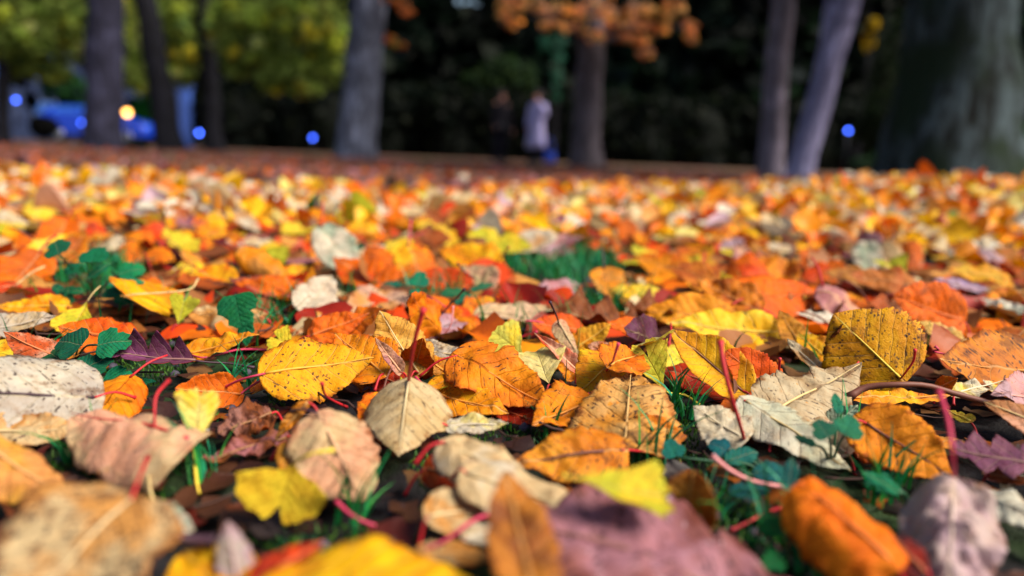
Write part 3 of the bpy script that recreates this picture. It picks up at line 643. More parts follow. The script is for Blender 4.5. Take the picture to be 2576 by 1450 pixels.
leaf(O, (2360, 978, .014), (2410, 952, .024), 'small round orange leaf under the black specked leaf', 'orange', c2='amber', sp=.3, w=.85, tilt=50, short='small round orange leaf')
leaf(O, (2396, 992, .012), (2524, 958, .018), 'white leaf sliver with a dark tip under the black specked leaf', (228, 222, 196), c2='lemon', sp=.6, w=.36, tilt=30, short='white leaf sliver')
leaf(O, (2140, 1004, .012), (2400, 996, .012), 'narrow amber leaf along the purple twig', 'amber', c2='yellow', sp=.7, w=.2, tilt=30, short='narrow amber leaf')
leaf(O, (2680, 1090, .022), (2474, 1012, .03), 'brown leaf with pale midrib and orange underside at the right edge', (190, 130, 80), 'orange', 'pinkish', .6, .66, 34, short='brown leaf with pale midrib', rib='straw', cr=-30)
leaf(O, (2690, 1020, .014), (2500, 985, .03), 'pink leaf behind the brown leaf with pale midrib', (226, 164, 160), c2='lilac', sp=.5, w=.6, tilt=40, short='pink edge leaf')
leaf(O, (2440, 1060, .01), (2380, 1030, .01), 'yellow torn strip of leaf behind the magenta stalk', 'lemon', c2='tan', sp=.9, w=.5, tilt=30, short='yellow torn strip', nibble=7)
leaf(O, (2088, 892, .022), (2120, 816, .05), 'small dark brown curl stuck to the biggest golden leaf', (110, 50, 26), 'brown', 'brown', .6, .36, 40, short='dark brown curl', cl=40, cr=40)
leaf(O, (2064, 935, .014), (1980, 852, .032), 'thin cream leaf curl against the biggest golden leaf', (232, 216, 180), c2='tan', sp=.8, w=.36, tilt=45, short='thin cream curl', cl=45)
leaf(O, (2100, 915, .01), (2004, 840, .024), 'plain yellow leaf behind the thin cream curl', 'yellow', c2='amber', sp=.4, w=.72, tilt=44, short='plain yellow leaf')
leaf(O, (2020, 880, .012), (1960, 780, .034), 'upright amber leaf behind the plain yellow leaf', (236, 162, 48), c2='tan', sp=.4, w=.42, tilt=55, short='upright amber leaf')
leaf(O, (2100, 805, .014), (2000, 790, .02), 'small white leaf behind the biggest golden leaf', (232, 226, 210), c2='grey', sp=.2, w=.4, tilt=34, short='small white back leaf')
leaf(O, (2480, 730, .02), (2344, 705, .03), 'lilac leaf beyond the black marked orange leaf', (176, 152, 196), c2='lilac', sp=.2, w=.34, tilt=30, short='lilac back leaf')
leaf(O, (2540, 705, .03), (2384, 680, .04), 'mustard yellow leaf behind the lilac leaf', (222, 178, 44), c2='amber', sp=.4, w=.44, tilt=38, short='mustard back leaf')
leaf(O, (2600, 790, .014), (2450, 752, .02), 'white leaf sliver lying in green shade at the right edge', (226, 226, 214), c2='sage', sp=.2, w=.32, tilt=30, short='white shade sliver')
leaf(O, (2420, 870, .012), (2305, 810, .03), 'pale ochre leaf behind the black specked leaf', (232, 190, 96), c2='cream', sp=.5, w=.6, tilt=36, short='pale ochre leaf')
leaf(O, (2300, 720, .024), (2130, 690, .034), 'brown leaf arched with a pale edge at the back of the heap', (196, 118, 48), 'cream', 'rust', .6, .5, 44, short='arched brown leaf', cl=-30)

# loose stalks that have lost their leaf, and the twig at the right
def strand(name, cat, label, pts, col, r=0.0007, kind_mat=STALK):
    W = [at(*p) for p in pts]
    n = 18; P = [q - W[0] for q in spline(W, n)]
    rr = [r * (1.25 - 0.4 * math.sin(math.pi * i / (n - 1)) + (0.35 if i in (0, n - 1) else 0)) for i in range(n)]
    V, F = tube(P, rr, 8)
    o = link(name, V, F, kind_mat, None, loc=W[0]); o.color = (*lin(ST[col]), 1)
    return tag(o, label, cat, 'fallen stalks without a leaf')
strand('leaf_stalk', 'stalk', 'bare dark red stalk sticking up at an angle behind the tall red stalk', [(1090, 812, .012), (1125, 775, .03), (1168, 728, .05)], 'dark')
strand('leaf_stalk', 'stalk', 'bare pale pink stalk standing behind the tall red stalk', [(1112, 850, .01), (1135, 815, .022), (1140, 770, .036)], 'rose')
strand('leaf_stalk', 'stalk', 'bare pink stalk lying over teal herb leaves', [(1985, 1228, .012), (1900, 1212, .016), (1840, 1185, .022), (1792, 1148, .028)], 'rose', .0009)
strand('leaf_stalk', 'stalk', 'bare magenta stalk on soil under the pinkish cream leaf', [(845, 1262, .014), (890, 1300, .01), (950, 1325, .006), (1010, 1335, .004)], 'pink', .0008)
strand('leaf_stalk', 'stalk', 'thick scarlet stalk pressed across the pinkish cone leaf', [(424, 958, .042), (392, 1000, .038), (390, 1080, .026), (396, 1112, .02)], 'red', .0007)
strand('leaf_stalk', 'stalk', 'grey stalk arching over bare soil near the cone leaf', [(372, 1190, .012), (378, 1235, .012), (392, 1270, .008), (402, 1300, .004)], 'straw')
strand('leaf_stalk', 'stalk', 'red stalk poking up in front of the broad yellow leaf', [(872, 1025, .008), (832, 1005, .018), (816, 990, .026), (810, 965, .034)], 'red')
strand('leaf_stalk', 'stalk', 'pink stalk running left from the rosy trough leaf', [(1350, 835, .02), (1318, 845, .014), (1288, 858, .01)], 'pink')
strand('leaf_stalk', 'stalk', 'red bent stalk on soil below the orange tube leaf', [(1990, 1272, .006), (1930, 1288, .008), (1880, 1315, .006), (1838, 1335, .004)], 'red')
strand('leaf_stalk', 'stalk', 'pink stalk beside the bright green clover', [(1900, 1345, .006), (1930, 1352, .006), (1962, 1385, .004)], 'rose')
strand('leaf_stalk', 'stalk', 'red stalk far back beside the green grass patch', [(1222, 690, .02), (1258, 650, .04), (1280, 622, .06)], 'red', .0007)
strand('twig', 'twig', 'dark purple twig arching over amber leaves towards the magenta stalk', [(2135, 1000, .02), (2180, 975, .026), (2260, 968, .03), (2330, 970, .03), (2400, 990, .026), (2500, 1018, .022), (2640, 1060, .02)], 'brown', .0019)
strand('twig', 'twig', 'dark blurred twig beside the large cream corner leaf', [(330, 1340, .026), (390, 1348, .026), (460, 1355, .022), (540, 1362, .02)], 'dark', .0017)


# ------------------------------------------------------------------ the other leaves near enough to single out
WORDS = dict(orange='orange', amber='amber', yellow='yellow', lemon='lemon yellow', cream='cream', white='white', pinkish='pinkish', scarlet='scarlet', brown='brown',
             crimson='crimson', purple='purple', grey='grey', tan='tan', lilac='lilac', mauve='mauve', rust='rust', palegold='pale gold', ginkgo='yellow', lime='lime')
PALETTE = (['orange'] * 30 + ['amber'] * 25 + ['yellow'] * 10 + ['cream'] * 11 + ['white'] * 8 + ['tan'] * 8 + ['scarlet'] * 6 + ['rust'] * 4 +
           ['pinkish'] * 7 + ['lemon'] * 4 + ['mauve'] * 3 + ['lilac'] * 3 + ['crimson'] * 2 + ['brown'] * 3)
SHAPES = [('flat', dict(w=.66, fold=6)), ('folded', dict(w=.62, fold=28, bend=10)), ('domed', dict(w=.72, fold=-8, cl=-38, cr=-34, bend=-15)), ('cupped', dict(w=.74, fold=8, cl=40, cr=32, bend=16)),
          ('half rolled', dict(w=.68, fold=0, cl=-10, cr=-85)), ('wavy', dict(w=.7, wave=.06)), ('tip curled', dict(w=.66, bend=70, pw=2.5)), ('narrow', dict(w=.46, fold=14, bend=-14)),
          ('twisted', dict(w=.6, twist=55, cl=20)), ('arched', dict(w=.64, bend=-60, fold=-12)), ('torn', dict(w=.72, nibble=5, fold=-10)), ('crumpled', dict(w=.7, crumple=.16))]
PROTO = []
def make_proto(kind, word, p, L):
    p = dict(p); p['ph'] = random.uniform(0, 6.28); p.setdefault('wave', .03); p.setdefault('crumple', .04); p.setdefault('w', .7)
    nu, nv = (40, 13) if kind != 'ginkgo' else (20, 31)
    P, UV = blade_grid(kind, p, nu, nv)
    P = P - np.array([0, 0.45, 0]); P = P * L
    P[..., 2] -= np.median(P[..., 2])
    V, F, mi, uv, rc = blade_mesh(P, UV, .00028)
    nm, cat = NAME[kind]
    root = empty(nm, (0, 0, 0)); tag(root, None, cat, GROUP[kind])
    bl = link('blade', V, F, [LEAF_TOP, LEAF_UNDER], root, mi, uv=uv, col=rc)
    b0 = P[0, nv // 2]
    e = b0 + np.array([random.uniform(-.3, .3), -.42, random.uniform(.0, .2)]) * L
    V2, F2 = tube(spline([b0, (b0 + e) / 2 + np.array([0, 0, .05 * L]), e], 8), [.0008] * 8, 6)
    st = link('stalk', V2, F2, STALK, root)
    PROTO.append((kind, word, root, bl, st))
for word, p in SHAPES: make_proto('ovate', word, p, .060)
make_proto('ginkgo', 'open fan', dict(fan=62, fold=8, w=1), .05); make_proto('ginkgo', 'half closed fan', dict(fan=36, fold=25, w=1), .05)
make_proto('oak', 'deep lobed', dict(w=1.0, fold=12, cl=30, cr=20), .085)

SOIL = [(600, 1015, 95, 45), (640, 935, 40, 30), (270, 1165, 120, 45), (430, 1230, 90, 60), (850, 1330, 190, 75), (1190, 1115, 55, 40), (1480, 1195, 130, 40), (1640, 1170, 60, 30),
        (1700, 1085, 50, 70), (1730, 1020, 40, 40), (1850, 1250, 110, 110), (2280, 1230, 80, 60), (2050, 1390, 150, 90), (250, 700, 110, 60), (1400, 680, 165, 52), (1300, 840, 40, 25),
        (690, 820, 50, 40), (400, 850, 70, 30), (560, 780, 40, 20), (350, 950, 140, 45), (1090, 745, 90, 28), (1540, 770, 70, 30), (1100, 1190, 60, 60), (1330, 1095, 60, 25)]
def in_soil(px, py, k=1.0):
    return any(((px - a) / (c * k)) ** 2 + ((py - b) / (d * k)) ** 2 < 1 for a, b, c, d in SOIL)

BLEND = dict(orange=['amber', 'scarlet', 'rust', 'yellow'], amber=['yellow', 'orange', 'rust', 'lime', 'tan'], yellow=['amber', 'lime', 'lemon', 'tan'], cream=['tan', 'white', 'amber', 'rust'], white=['cream', 'tan', 'sage'],
             tan=['rust', 'cream', 'brown', 'amber'], scarlet=['orange', 'crimson', 'amber'], rust=['brown', 'orange', 'tan'], pinkish=['cream', 'rust', 'mauve'], lemon=['lime', 'yellow'], ginkgo=['lemon', 'lime', 'amber'])
used, placed, labels = set(), [], set()
def place(proto, x, y, z, rz, tilt, rx, sc, colour, label):
    kind, word, root, bl, st = proto
    if root.name in used:
        r = root.copy(); COL.objects.link(r)
        b2 = bl.copy(); COL.objects.link(b2); b2.parent = r
        s2 = st.copy(); COL.objects.link(s2); s2.parent = r
    else: used.add(root.name); r, b2, s2 = root, bl, st
    toc = Vector((-x, -y, 0)).normalized()
    nrm = (Vector((0, 0, 1)) * math.cos(tilt) + toc * math.sin(tilt)).normalized()
    q = nrm.to_track_quat('Z', 'Y') @ Matrix.Rotation(rz, 3, 'Z').to_quaternion() @ Matrix.Rotation(rx, 3, 'X').to_quaternion()
    r.rotation_mode = 'QUATERNION'; r.rotation_quaternion = q; r.location = (x, y, z); r.scale = (sc * random.uniform(.82, 1.2), sc, sc * random.uniform(.8, 1.3))
    set_leaf(b2, colour, UNDER.get(colour, 'tan'), random.choice(BLEND.get(colour, [TINT[colour], colour])), random.choice([.3, .5, .7, 1., 1.4]), random.uniform(0, 50))
    s2.color = (*lin(ST[random.choice(['red', 'pink', 'red', 'straw', 'dark', 'brown'])]), 1)
    tag(r, label)
    return r

def where_word(px, py):
    best = sorted(HERO, key=lambda h: math.hypot(h[1] - px, (h[2] - py) * 1.6))
    for h in best[:14]:
        dx, dy = px - h[1], py - h[2]
        if abs(dx) > abs(dy) * 1.7: d = 'right of' if dx > 0 else 'left of'
        elif abs(dy) > abs(dx) * 1.7: d = 'behind' if dy < 0 else 'in front of'
        else: d = ('behind and ' if dy < 0 else 'in front and ') + ('right of' if dx > 0 else 'left of')
        yield d, h[0]

def covers_hero(px, py, dist, rpx):
    for h in HERO:
        if h[5][1] > dist - 0.015:
            if ((px - h[1]) / (h[3] * 0.8 + rpx * .85)) ** 2 + ((py - h[2]) / (h[4] * 0.85 + rpx * .55)) ** 2 < 1: return True
    return False

N_FILL = 0
n_kind = dict(ovate=sum(1 for o in COL.objects if o.name.startswith('fallen_leaf')), ginkgo=0, oak=0)
tries = 0
while N_FILL < 205 and tries < 12000:
    tries += 1
    py = 560 + (1180 - 560) * random.random() ** 1.35; px = random.uniform(-60, 2640)
    z0 = random.uniform(0.006, 0.014)
    sc = random.uniform(.7, 1.2); tl = rad(random.gauss(18, 15))
    g = at(px, py, z0)
    if g[1] > 1.4 or g[1] < .3: continue
    x, y = g[0], g[1]
    if y < .5: sc *= .75
    z = float(terrain(x, y) + .006 + .022 * abs(math.sin(tl)) * sc + random.uniform(0, .012 if y > .7 else .002))
    px, py = project((x, y, z))
    if in_soil(px, py, 1.1): continue
    rp = 0.03 * sc / y * FPX
    if covers_hero(px, py, y, rp): continue
    dmin = .034 if y > .6 else .042
    if any(math.hypot(x - a, y - b) < dmin for a, b in placed): continue
    r = random.random()
    if r < .86: pr = random.choice(PROTO[:12]); colour = random.choice(PALETTE)
    elif r < .95: pr = random.choice(PROTO[12:14]); colour = random.choice(['ginkgo', 'lemon', 'ginkgo', 'lime'])
    else: pr = PROTO[14]; colour = random.choice(['purple', 'mauve', 'brown'])
    if pr[0] == 'ovate' and px < 900 and random.random() < .08: colour = random.choice(['scarlet', 'rust', 'orange'])
    kindword = {'ovate': 'leaf', 'ginkgo': 'ginkgo leaf', 'oak': 'oak leaf'}[pr[0]]
    size = 'small ' if sc < .85 else 'large ' if sc > 1.15 else ''
    lab = None
    for d, hn in where_word(px, py):
        t = f"{size}{pr[1]} {WORDS[colour]} {kindword} {d} the {hn}"
        if t not in labels and len(t.split()) <= 16: lab = t; break
    if lab is None: continue
    labels.add(lab); placed.append((x, y)); N_FILL += 1; n_kind[pr[0]] += 1
    place(pr, x, y, z, random.uniform(0, 6.28), tl, rad(random.gauss(0, 12)), sc, colour, lab)

# ------------------------------------------------------------------ the carpet of leaves beyond, too many to count
def litter(name, label, n, sampler, nu, nv, size, colours, zfun, tilt_mean, tilt_sd, curl=1.0, rag=0.0):
    u = np.linspace(0, 1, nu); v = np.linspace(-1, 1, nv)
    wv = u ** .5 * (1 - u) ** .8; wv = wv / wv.max()
    X0 = (v[None] * wv[:, None] * .34); Y0 = np.repeat((u - .5)[:, None], nv, 1)
    pos = sampler(n); n = len(pos)
    L = size * rng.uniform(.65, 1.3, n)
    k = curl * rng.normal(0, 1.0, n); f = curl * rng.normal(.1, .45, n); b = curl * rng.normal(0, .7, n); ph = rng.uniform(0, 6.28, n); ww = rng.uniform(.75, 1.25, n)
    X = X0[None] * ww[:, None, None] * (1 + rag * rng.normal(0, 1, (n, nu, 1))) + rag * .12 * rng.normal(0, 1, (n, nu, nv)); s = np.abs(X)
    Z = f[:, None, None] * s + k[:, None, None] * s ** 2 * 2.2 + b[:, None, None] * (Y0[None] ** 2) + .05 * np.sin(ph[:, None, None] + 9 * Y0[None]) * s / .34
    P = np.stack([X * np.sqrt(np.clip(1 - (f[:, None, None] * .8) ** 2, .2, 1)), np.repeat(Y0[None], n, 0), Z], -1) * L[:, None, None, None]
    rz = rng.uniform(0, 6.28, n); tl = np.radians(np.clip(rng.normal(tilt_mean, tilt_sd, n), -30, 80)); az = rng.uniform(0, 6.28, n)
    toward = rng.random(n) < .6
    az = np.where(toward, np.arctan2(-pos[:, 1], -pos[:, 0]), az)
    c, sn = np.cos(rz), np.sin(rz)
    R1 = np.zeros((n, 3, 3)); R1[:, 0, 0] = c; R1[:, 0, 1] = -sn; R1[:, 1, 0] = sn; R1[:, 1, 1] = c; R1[:, 2, 2] = 1
    ax = np.stack([-np.sin(az), np.cos(az), 0 * az], -1)          # tilt the normal towards az
    ct, st = np.cos(tl), np.sin(tl)
    Kx = np.zeros((n, 3, 3)); Kx[:, 0, 1] = -ax[:, 2]; Kx[:, 0, 2] = ax[:, 1]; Kx[:, 1, 0] = ax[:, 2]; Kx[:, 1, 2] = -ax[:, 0]; Kx[:, 2, 0] = -ax[:, 1]; Kx[:, 2, 1] = ax[:, 0]
    R2 = np.eye(3)[None] + st[:, None, None] * Kx + (1 - ct)[:, None, None] * (Kx @ Kx)
    R = R2 @ R1
    W = np.einsum('nij,nabj->nabi', R, P)
    z = zfun(pos[:, 0], pos[:, 1], n) + .30 * L * np.abs(st)
    W += np.concatenate([pos, z[:, None]], 1)[:, None, None]
    i = np.arange(nu - 1)[:, None] * nv + np.arange(nv - 1)[None]
    q = np.stack([i, i + 1, i + nv + 1, i + nv], -1).reshape(-1, 4)
    Q = (q[None] + (np.arange(n) * nu * nv)[:, None, None]).reshape(-1, 4)
    cols = np.array([cc(x) for x in colours])[rng.integers(0, len(colours), n)] * rng.uniform(.8, 1.1, n)[:, None]
    cv = np.repeat(cols[:, None], nu * nv, 1)
    edge = (np.abs(v)[None] ** 2 * .22 * np.ones((nu, 1))).reshape(-1)
    cv = cv * (1 - edge[None, :, None] * rng.uniform(-.5, 1, n)[:, None, None])
    o = fast_mesh(name, W.reshape(-1, 3), Q, LITTER, col=cv.reshape(-1, 3))
    tag(o, label, 'leaves', kind='stuff'); return o

def mid_sampler(n):
    y = 1.3 * (5.0 / 1.3) ** (rng.random(n) ** .8); x = rng.uniform(-1, 1, n) * (y * .84 + .5)
    keep = np.ones(n, bool)
    edge = 2.4 + 1.3 * np.clip((x - .1) / .8, 0, 1) - .25 * np.clip(-x - .5, 0, 1) + .35 * np.sin(x * 3.1) + .25 * np.sin(x * 7.7)
    keep &= (y < edge + rng.exponential(.28, n))
    for i in range(n):
        px, py = project((x[i], y[i], .01))
        if in_soil(px, py, .9): keep[i] = False
    ys = rng.uniform(-.3, 1.5, 2600); xs = rng.choice([-1, 1], 2600) * (np.clip(ys, 0, 9) * .78 + .12 + rng.uniform(0, 1.3, 2600))
    return np.concatenate([np.stack([x, y], -1)[keep], np.stack([xs, ys], -1)])
MID = ['orange'] * 17 + ['amber'] * 34 + ['yellow'] * 24 + ['cream'] * 16 + ['white'] * 17 + ['palegold'] * 8 + ['scarlet'] * 3 + ['tan'] * 6 + ['pinkish'] * 6 + ['lilac'] * 3 + ['rust'] * 4 + ['lime'] * 2 + ['purple']
litter('leaf_litter', 'carpet of orange, amber and cream leaves fading out of focus', 14500, mid_sampler, 7, 5, .053, MID,
       lambda x, y, n: terrain(x, y) + .004 + .028 * rng.random(n) ** 1.5, 20, 14, 1.0, .035)
def far_sampler(n):
    y = rng.uniform(2.9, 14, n) ; x = rng.uniform(-1, 1, n) * (y * .78 + .5)
    return np.stack([x, y], -1)
litter('old_leaf_litter', 'dull brown and mauve fallen leaves thinning towards the trees', 6500, far_sampler, 4, 3, .06,
       ['brown', 'brown', 'mauve', 'rust', (120, 80, 78), (104, 70, 72), (128, 92, 70), (150, 96, 96), 'rust'],
       lambda x, y, n: terrain(x, y) + .004 + .01 * rng.random(n), 10, 12)
def under_sampler(n):
    y = rng.uniform(.55, 1.7, n); x = rng.uniform(-1, 1, n) * (y * .75 + .05)
    keep = [not in_soil(*project((x[i], y[i], .0)), 1.0) for i in range(n)]
    return np.stack([x, y], -1)[np.array(keep)]
litter('under_litter', 'matted layer of dull flattened leaves beneath the fresh ones', 1500, under_sampler, 8, 6, .055,
       ['rust', 'orange', 'amber', 'brown', 'tan', 'cream', 'crimson', 'scarlet', (150, 90, 40), (120, 76, 50), (170, 110, 60)], lambda x, y, n: terrain(x, y) + .0 + .006 * rng.random(n), 5, 8, .45, .13)
# rotting scraps between the single leaves
def near_sampler(n):
    y = rng.uniform(.24, 1.4, n); x = rng.uniform(-1, 1, n) * (y * .75 + .05)
    keep = [not in_soil(*project((x[i], y[i], .0)), .8) or rng.random() < .3 for i in range(n)]
    return np.stack([x, y], -1)[np.array(keep)]
litter('leaf_scraps', 'rotting dark scraps of leaf between the fresh fallen leaves', 1900, near_sampler, 6, 5, .02,
       [(84, 46, 30), (104, 52, 26), (90, 28, 18), (120, 84, 50), (48, 28, 26), (150, 80, 20), (84, 50, 32), (60, 36, 32), (52, 42, 42)], lambda x, y, n: terrain(x, y) + .0 + .004 * rng.random(n), 3, 6, .35, .34)

# ------------------------------------------------------------------ grass, moss, crumbs of soil
def blades(name, label, cat, n, pos, hmin, hmax, wd, colours, lean=.5):
    nb = 5
    h = rng.uniform(hmin, hmax, n) ; az = rng.uniform(0, 6.28, n); ln = rng.uniform(.1, lean, n); fa = rng.uniform(0, 6.28, n)
    t = np.linspace(0, 1, nb)
    cx = (ln * h)[:, None] * t[None] ** 1.8
    c = np.stack([np.cos(az)[:, None] * cx, np.sin(az)[:, None] * cx, h[:, None] * (t[None] - .25 * ln[:, None] * t[None] ** 2)], -1) + np.asarray(pos)[:, None]
    wdt = wd * rng.uniform(.6, 1.2, n)[:, None] * (1 - t[None] ** 1.6 * .93)
    sd = np.stack([np.cos(fa)[:, None] * wdt, np.sin(fa)[:, None] * wdt, 0 * wdt], -1)
    V = np.stack([c - sd, c + sd], 2).reshape(-1, 3)
    i = np.arange(nb - 1) * 2; q = np.stack([i, i + 1, i + 3, i + 2], -1)
    Q = (q[None] + (np.arange(n) * nb * 2)[:, None, None]).reshape(-1, 4)
    cols = np.array([lin(x) for x in colours])[rng.integers(0, len(colours), n)]
    o = fast_mesh(name, V, Q, GREEN, col=np.repeat(cols, nb * 2, 0))
    tag(o, label, cat, kind='stuff'); return o
GR = [(20, 120, 60), (30, 140, 80), (24, 104, 36), (50, 150, 60), (18, 90, 50), (40, 150, 110)]
gp = []
for px, py, rx, ry, n in [(680, 830, 50, 40, 34), (640, 870, 40, 30, 14), (905, 780, 60, 30, 30), (1718, 1045, 40, 30, 26), (1700, 1000, 20, 30, 10), (1375, 1095, 22, 16, 8), (1420, 665, 170, 50, 700),
                          (1540, 770, 90, 30, 120), (1100, 745, 110, 26, 130), (250, 700, 120, 60, 240), (1310, 850, 30, 20, 10), (1745, 825, 30, 14, 6), (1625, 700, 30, 20, 10), (590, 700, 40, 20, 8),
                          (500, 1190, 60, 50, 22), (880, 1330, 40, 50, 12), (1790, 1330, 50, 60, 18), (2230, 1250, 60, 40, 24), (1990, 1400, 120, 60, 50), (230, 1170, 90, 25, 26), (600, 985, 50, 14, 12),
                          (780, 545, 15, 10, 8), (2430, 555, 20, 12, 16), (2350, 600, 40, 12, 12), (1500, 490, 20, 8, 10), (70, 760, 60, 16, 10), (1640, 1165, 60, 20, 14), (2130, 1130, 30, 20, 10), (2240, 740, 10, 8, 4)]:
    for _ in range(n):
        a, r = random.uniform(0, 6.28), math.sqrt(random.random())
        p = at(px + rx * r * math.cos(a), py + ry * r * math.sin(a), 0.0); p[2] = terrain(p[0], p[1]) + .001; gp.append(p)
for _ in range(60):       # stray tufts all through the carpet
    y0 = random.uniform(.42, 2.6); x0 = random.uniform(-1, 1) * y0 * .72
    for _ in range(random.randint(3, 16)):
        x, y = x0 + random.gauss(0, .022), y0 + random.gauss(0, .022); gp.append((x, y, float(terrain(x, y)) + .004))
blades('grass', 'short green grass blades sprouting between the leaves', 'grass', len(gp), gp, .012, .042, .0011, GR, 1.0)
mp = []
while len(mp) < 9000:
    y = random.uniform(.2, 1.1); x = random.uniform(-1, 1) * (y * .75 + .05)
    if mnoise.fractal(Vector((x * 9, y * 9, 4)), 1, 2, 3) > -.02 and in_soil(*project((x, y, 0)), 1.25): mp.append((x, y, .0005))
blades('moss', 'fine green moss covering patches of bare soil', 'moss', len(mp), mp, .0015, .005, .0007, [(40, 80, 20), (60, 110, 30), (30, 64, 22), (80, 120, 40), (24, 70, 40)], 1.2)

def crumbs():
    bm = bmesh.new()
    for _ in range(1300):
        y = random.uniform(.2, 1.0); x = random.uniform(-1, 1) * (y * .75 + .05)
        if not in_soil(*project((x, y, 0)), 1.1): continue
        r = random.uniform(.0012, .0045) * (1 if y < .6 else 1.3)
        k = bmesh.ops.create_icosphere(bm, subdivisions=1, radius=r)
        s = random.uniform(0, 50)
        for v in k['verts']:
            v.co *= 1 + .45 * mnoise.noise(v.co * 300 + Vector((s, 0, 0))); v.co.z *= .7
            v.co += Vector((x, y, r * .3))
    me = bpy.data.meshes.new('soil_crumbs'); bm.to_mesh(me); bm.free()
    for p in me.polygons: p.use_smooth = True
    me.materials.append(plain('soil_crumb', lin((74, 68, 84)), .8, 400, .7, .3))
    o = bpy.data.objects.new('soil_crumbs', me); COL.objects.link(o); tag(o, 'crumbs and small clods of dark soil between the leaves', 'soil', kind='stuff')
crumbs()
def twig_litter():
    V, F = [], []
    for _ in range(190):
        y = random.uniform(.24, 1.5); x = random.uniform(-1, 1) * (y * .72)
        a = random.uniform(0, 6.28); l = random.uniform(.012, .05); z = random.uniform(.001, .014)
        p = [np.array([x + math.cos(a) * l * t + random.gauss(0, .0015), y + math.sin(a) * l * t + random.gauss(0, .0015), z + random.gauss(0, .0015) + float(terrain(x, y))]) for t in (-.5, -.15, .2, .5)]
        v, f = tube(spline(p, 7), [random.uniform(.0004, .0009)] * 7, 5); k = len(V)
        V += v; F += [tuple(i + k for i in q) for q in f]
    o = link('twig_litter', V, F, plain('dry_twig', lin((74, 50, 44)), .8, 80, .6)); tag(o, 'tiny dry twigs and broken stalks strewn over the litter', 'twigs', kind='stuff')
twig_litter()

# ------------------------------------------------------------------ green herbs
HERB = leaf_material('herb_leaf')
def herb(label, root_px, leaves, col=(14, 120, 88)):
    """leaves: (px, py, z, size, kind, azimuth, tilt)"""
    B = at(*root_px); root = empty('ground_herb', B); tag(root, label, 'herb', 'green herbs among the fallen leaves')
    for px, py, z, L, kind, az, tl in leaves:
        p = dict(w=random.uniform(.34, .58), ph=random.uniform(0, 6), wave=.04, fold=10, pucker=.004, teeth=5, tooth=.14 if kind == 'ovate' else 0, cl=-20, cr=-20, bend=-20)
        P, UV = blade_grid('lobed' if kind == 'lobed' else 'ovate', p, 18, 25 if kind == 'lobed' else 11)
        P = P * L
        hd = Vector((-.1, -1, 0)).normalized()
        nrm = (Vector((0, 0, 1)) * math.cos(rad(tl)) + hd * math.sin(rad(tl)))
        q = (nrm.to_track_quat('Z', 'Y') @ Matrix.Rotation(rad(az), 3, 'Z').to_quaternion()).to_matrix()
        W = P @ np.array(q).T + (at(px, py, z) - B)
        V, F, mi, uv, rc = blade_mesh(W, UV, .0003)
        o = link('leaf', V, F, [HERB, HERB], root, mi, uv=uv, col=rc * .6)
        c = np.array(lin(col)) * random.uniform(.4, 1.05) * np.array([random.uniform(.8, 1.7), 1, random.uniform(.75, 1.15)])
        o.color = (*c, 1); o['under'] = list(c * .8); o['tint'] = list(c * np.array([1.5, 1.15, .9])); o['spots'] = .2; o['seed'] = random.uniform(0, 50)
        e = at(px, py, z) - B
        V, F = tube(spline([np.zeros(3), e * .5 + np.array([0, 0, .004]), e], 8), [.0007] * 8, 6)
        s = link('stem', V, F, STALK, root); s.color = (*lin((30, 80, 50)), 1)
herb('teal herb with lobed leaves in front of the dark purple oak leaf', (215, 950, 0), [(150, 905, .016, 0.017, 'lobed', 60, 30), (205, 935, .014, 0.020, 'lobed', -30, 34), (260, 955, .01, 0.019, 'lobed', -80, 30), (275, 975, .006, 0.017, 'lobed', -120, 24), (330, 965, .006, 0.014, 'ovate', -60, 20)], (8, 128, 98))
herb('small teal herb leaf on a thin stem above the rusty leaf', (190, 905, .004), [(205, 868, .028, .02, 'lobed', 80, 42), (245, 868, .028, .02, 'lobed', -70, 42)], (6, 124, 96))
herb('bushy teal green herb clump behind the pink patched orange leaf', (235, 760, 0), [(180, 690, 0.036, 0.024, 'ovate', 30, 30), (225, 700, 0.036, 0.024, 'ovate', -20, 40), (275, 715, 0.032, 0.028, 'ovate', -70, 30), (205, 735, 0.026, 0.024, 'ovate', 80, 40), (260, 745, 0.026, 0.028, 'ovate', -50, 30), (300, 690, 0.036, 0.022, 'lobed', -60, 40),
     (160, 740, 0.022, 0.018, 'ovate', 60, 60), (230, 660, 0.051, 0.022, 'lobed', 10, 40), (150, 640, 0.056, 0.020, 'lobed', 40, 50), (215, 640, 0.056, 0.018, 'ovate', -60, 30), (290, 750, 0.018, 0.024, 'ovate', -110, 40), (175, 765, 0.016, 0.017, 'ovate', 20, 70)], (10, 136, 98))
herb('low teal herb with a round leaf behind the grass by the red stalk', (1090, 770, 0), [(1052, 722, .024, .018, 'lobed', 0, 60), (1010, 718, .018, .024, 'ovate', 80, 30), (1110, 740, .016, .03, 'ovate', -70, 30), (1150, 765, .012, .026, 'ovate', -40, 30), (1060, 755, .01, .034, 'ovate', 30, 20), (1185, 730, .02, .026, 'ovate', -60, 40)], (10, 140, 110))
herb('drooping green herb leaf over the arched tan leaf', (640, 840, 0), [(592, 742, .044, .026, 'lobed', 200, 60), (618, 780, .03, .028, 'ovate', 190, 60)], (12, 120, 80))
herb('blurred broad teal leaves behind the orange tube leaf', (1960, 1230, 0), [(1830, 1135, .014, 0.010, 'lobed', 60, 40), (1700, 1150, .012, 0.010, 'lobed', 20, 50), (1900, 1190, .014, 0.021, 'ovate', -80, 30), (1830, 1160, .012, 0.019, 'ovate', -60, 30), (1985, 1230, .018, 0.014, 'ovate', -10, 60), (1840, 1240, .01, 0.020, 'ovate', -70, 20)], (20, 126, 134))
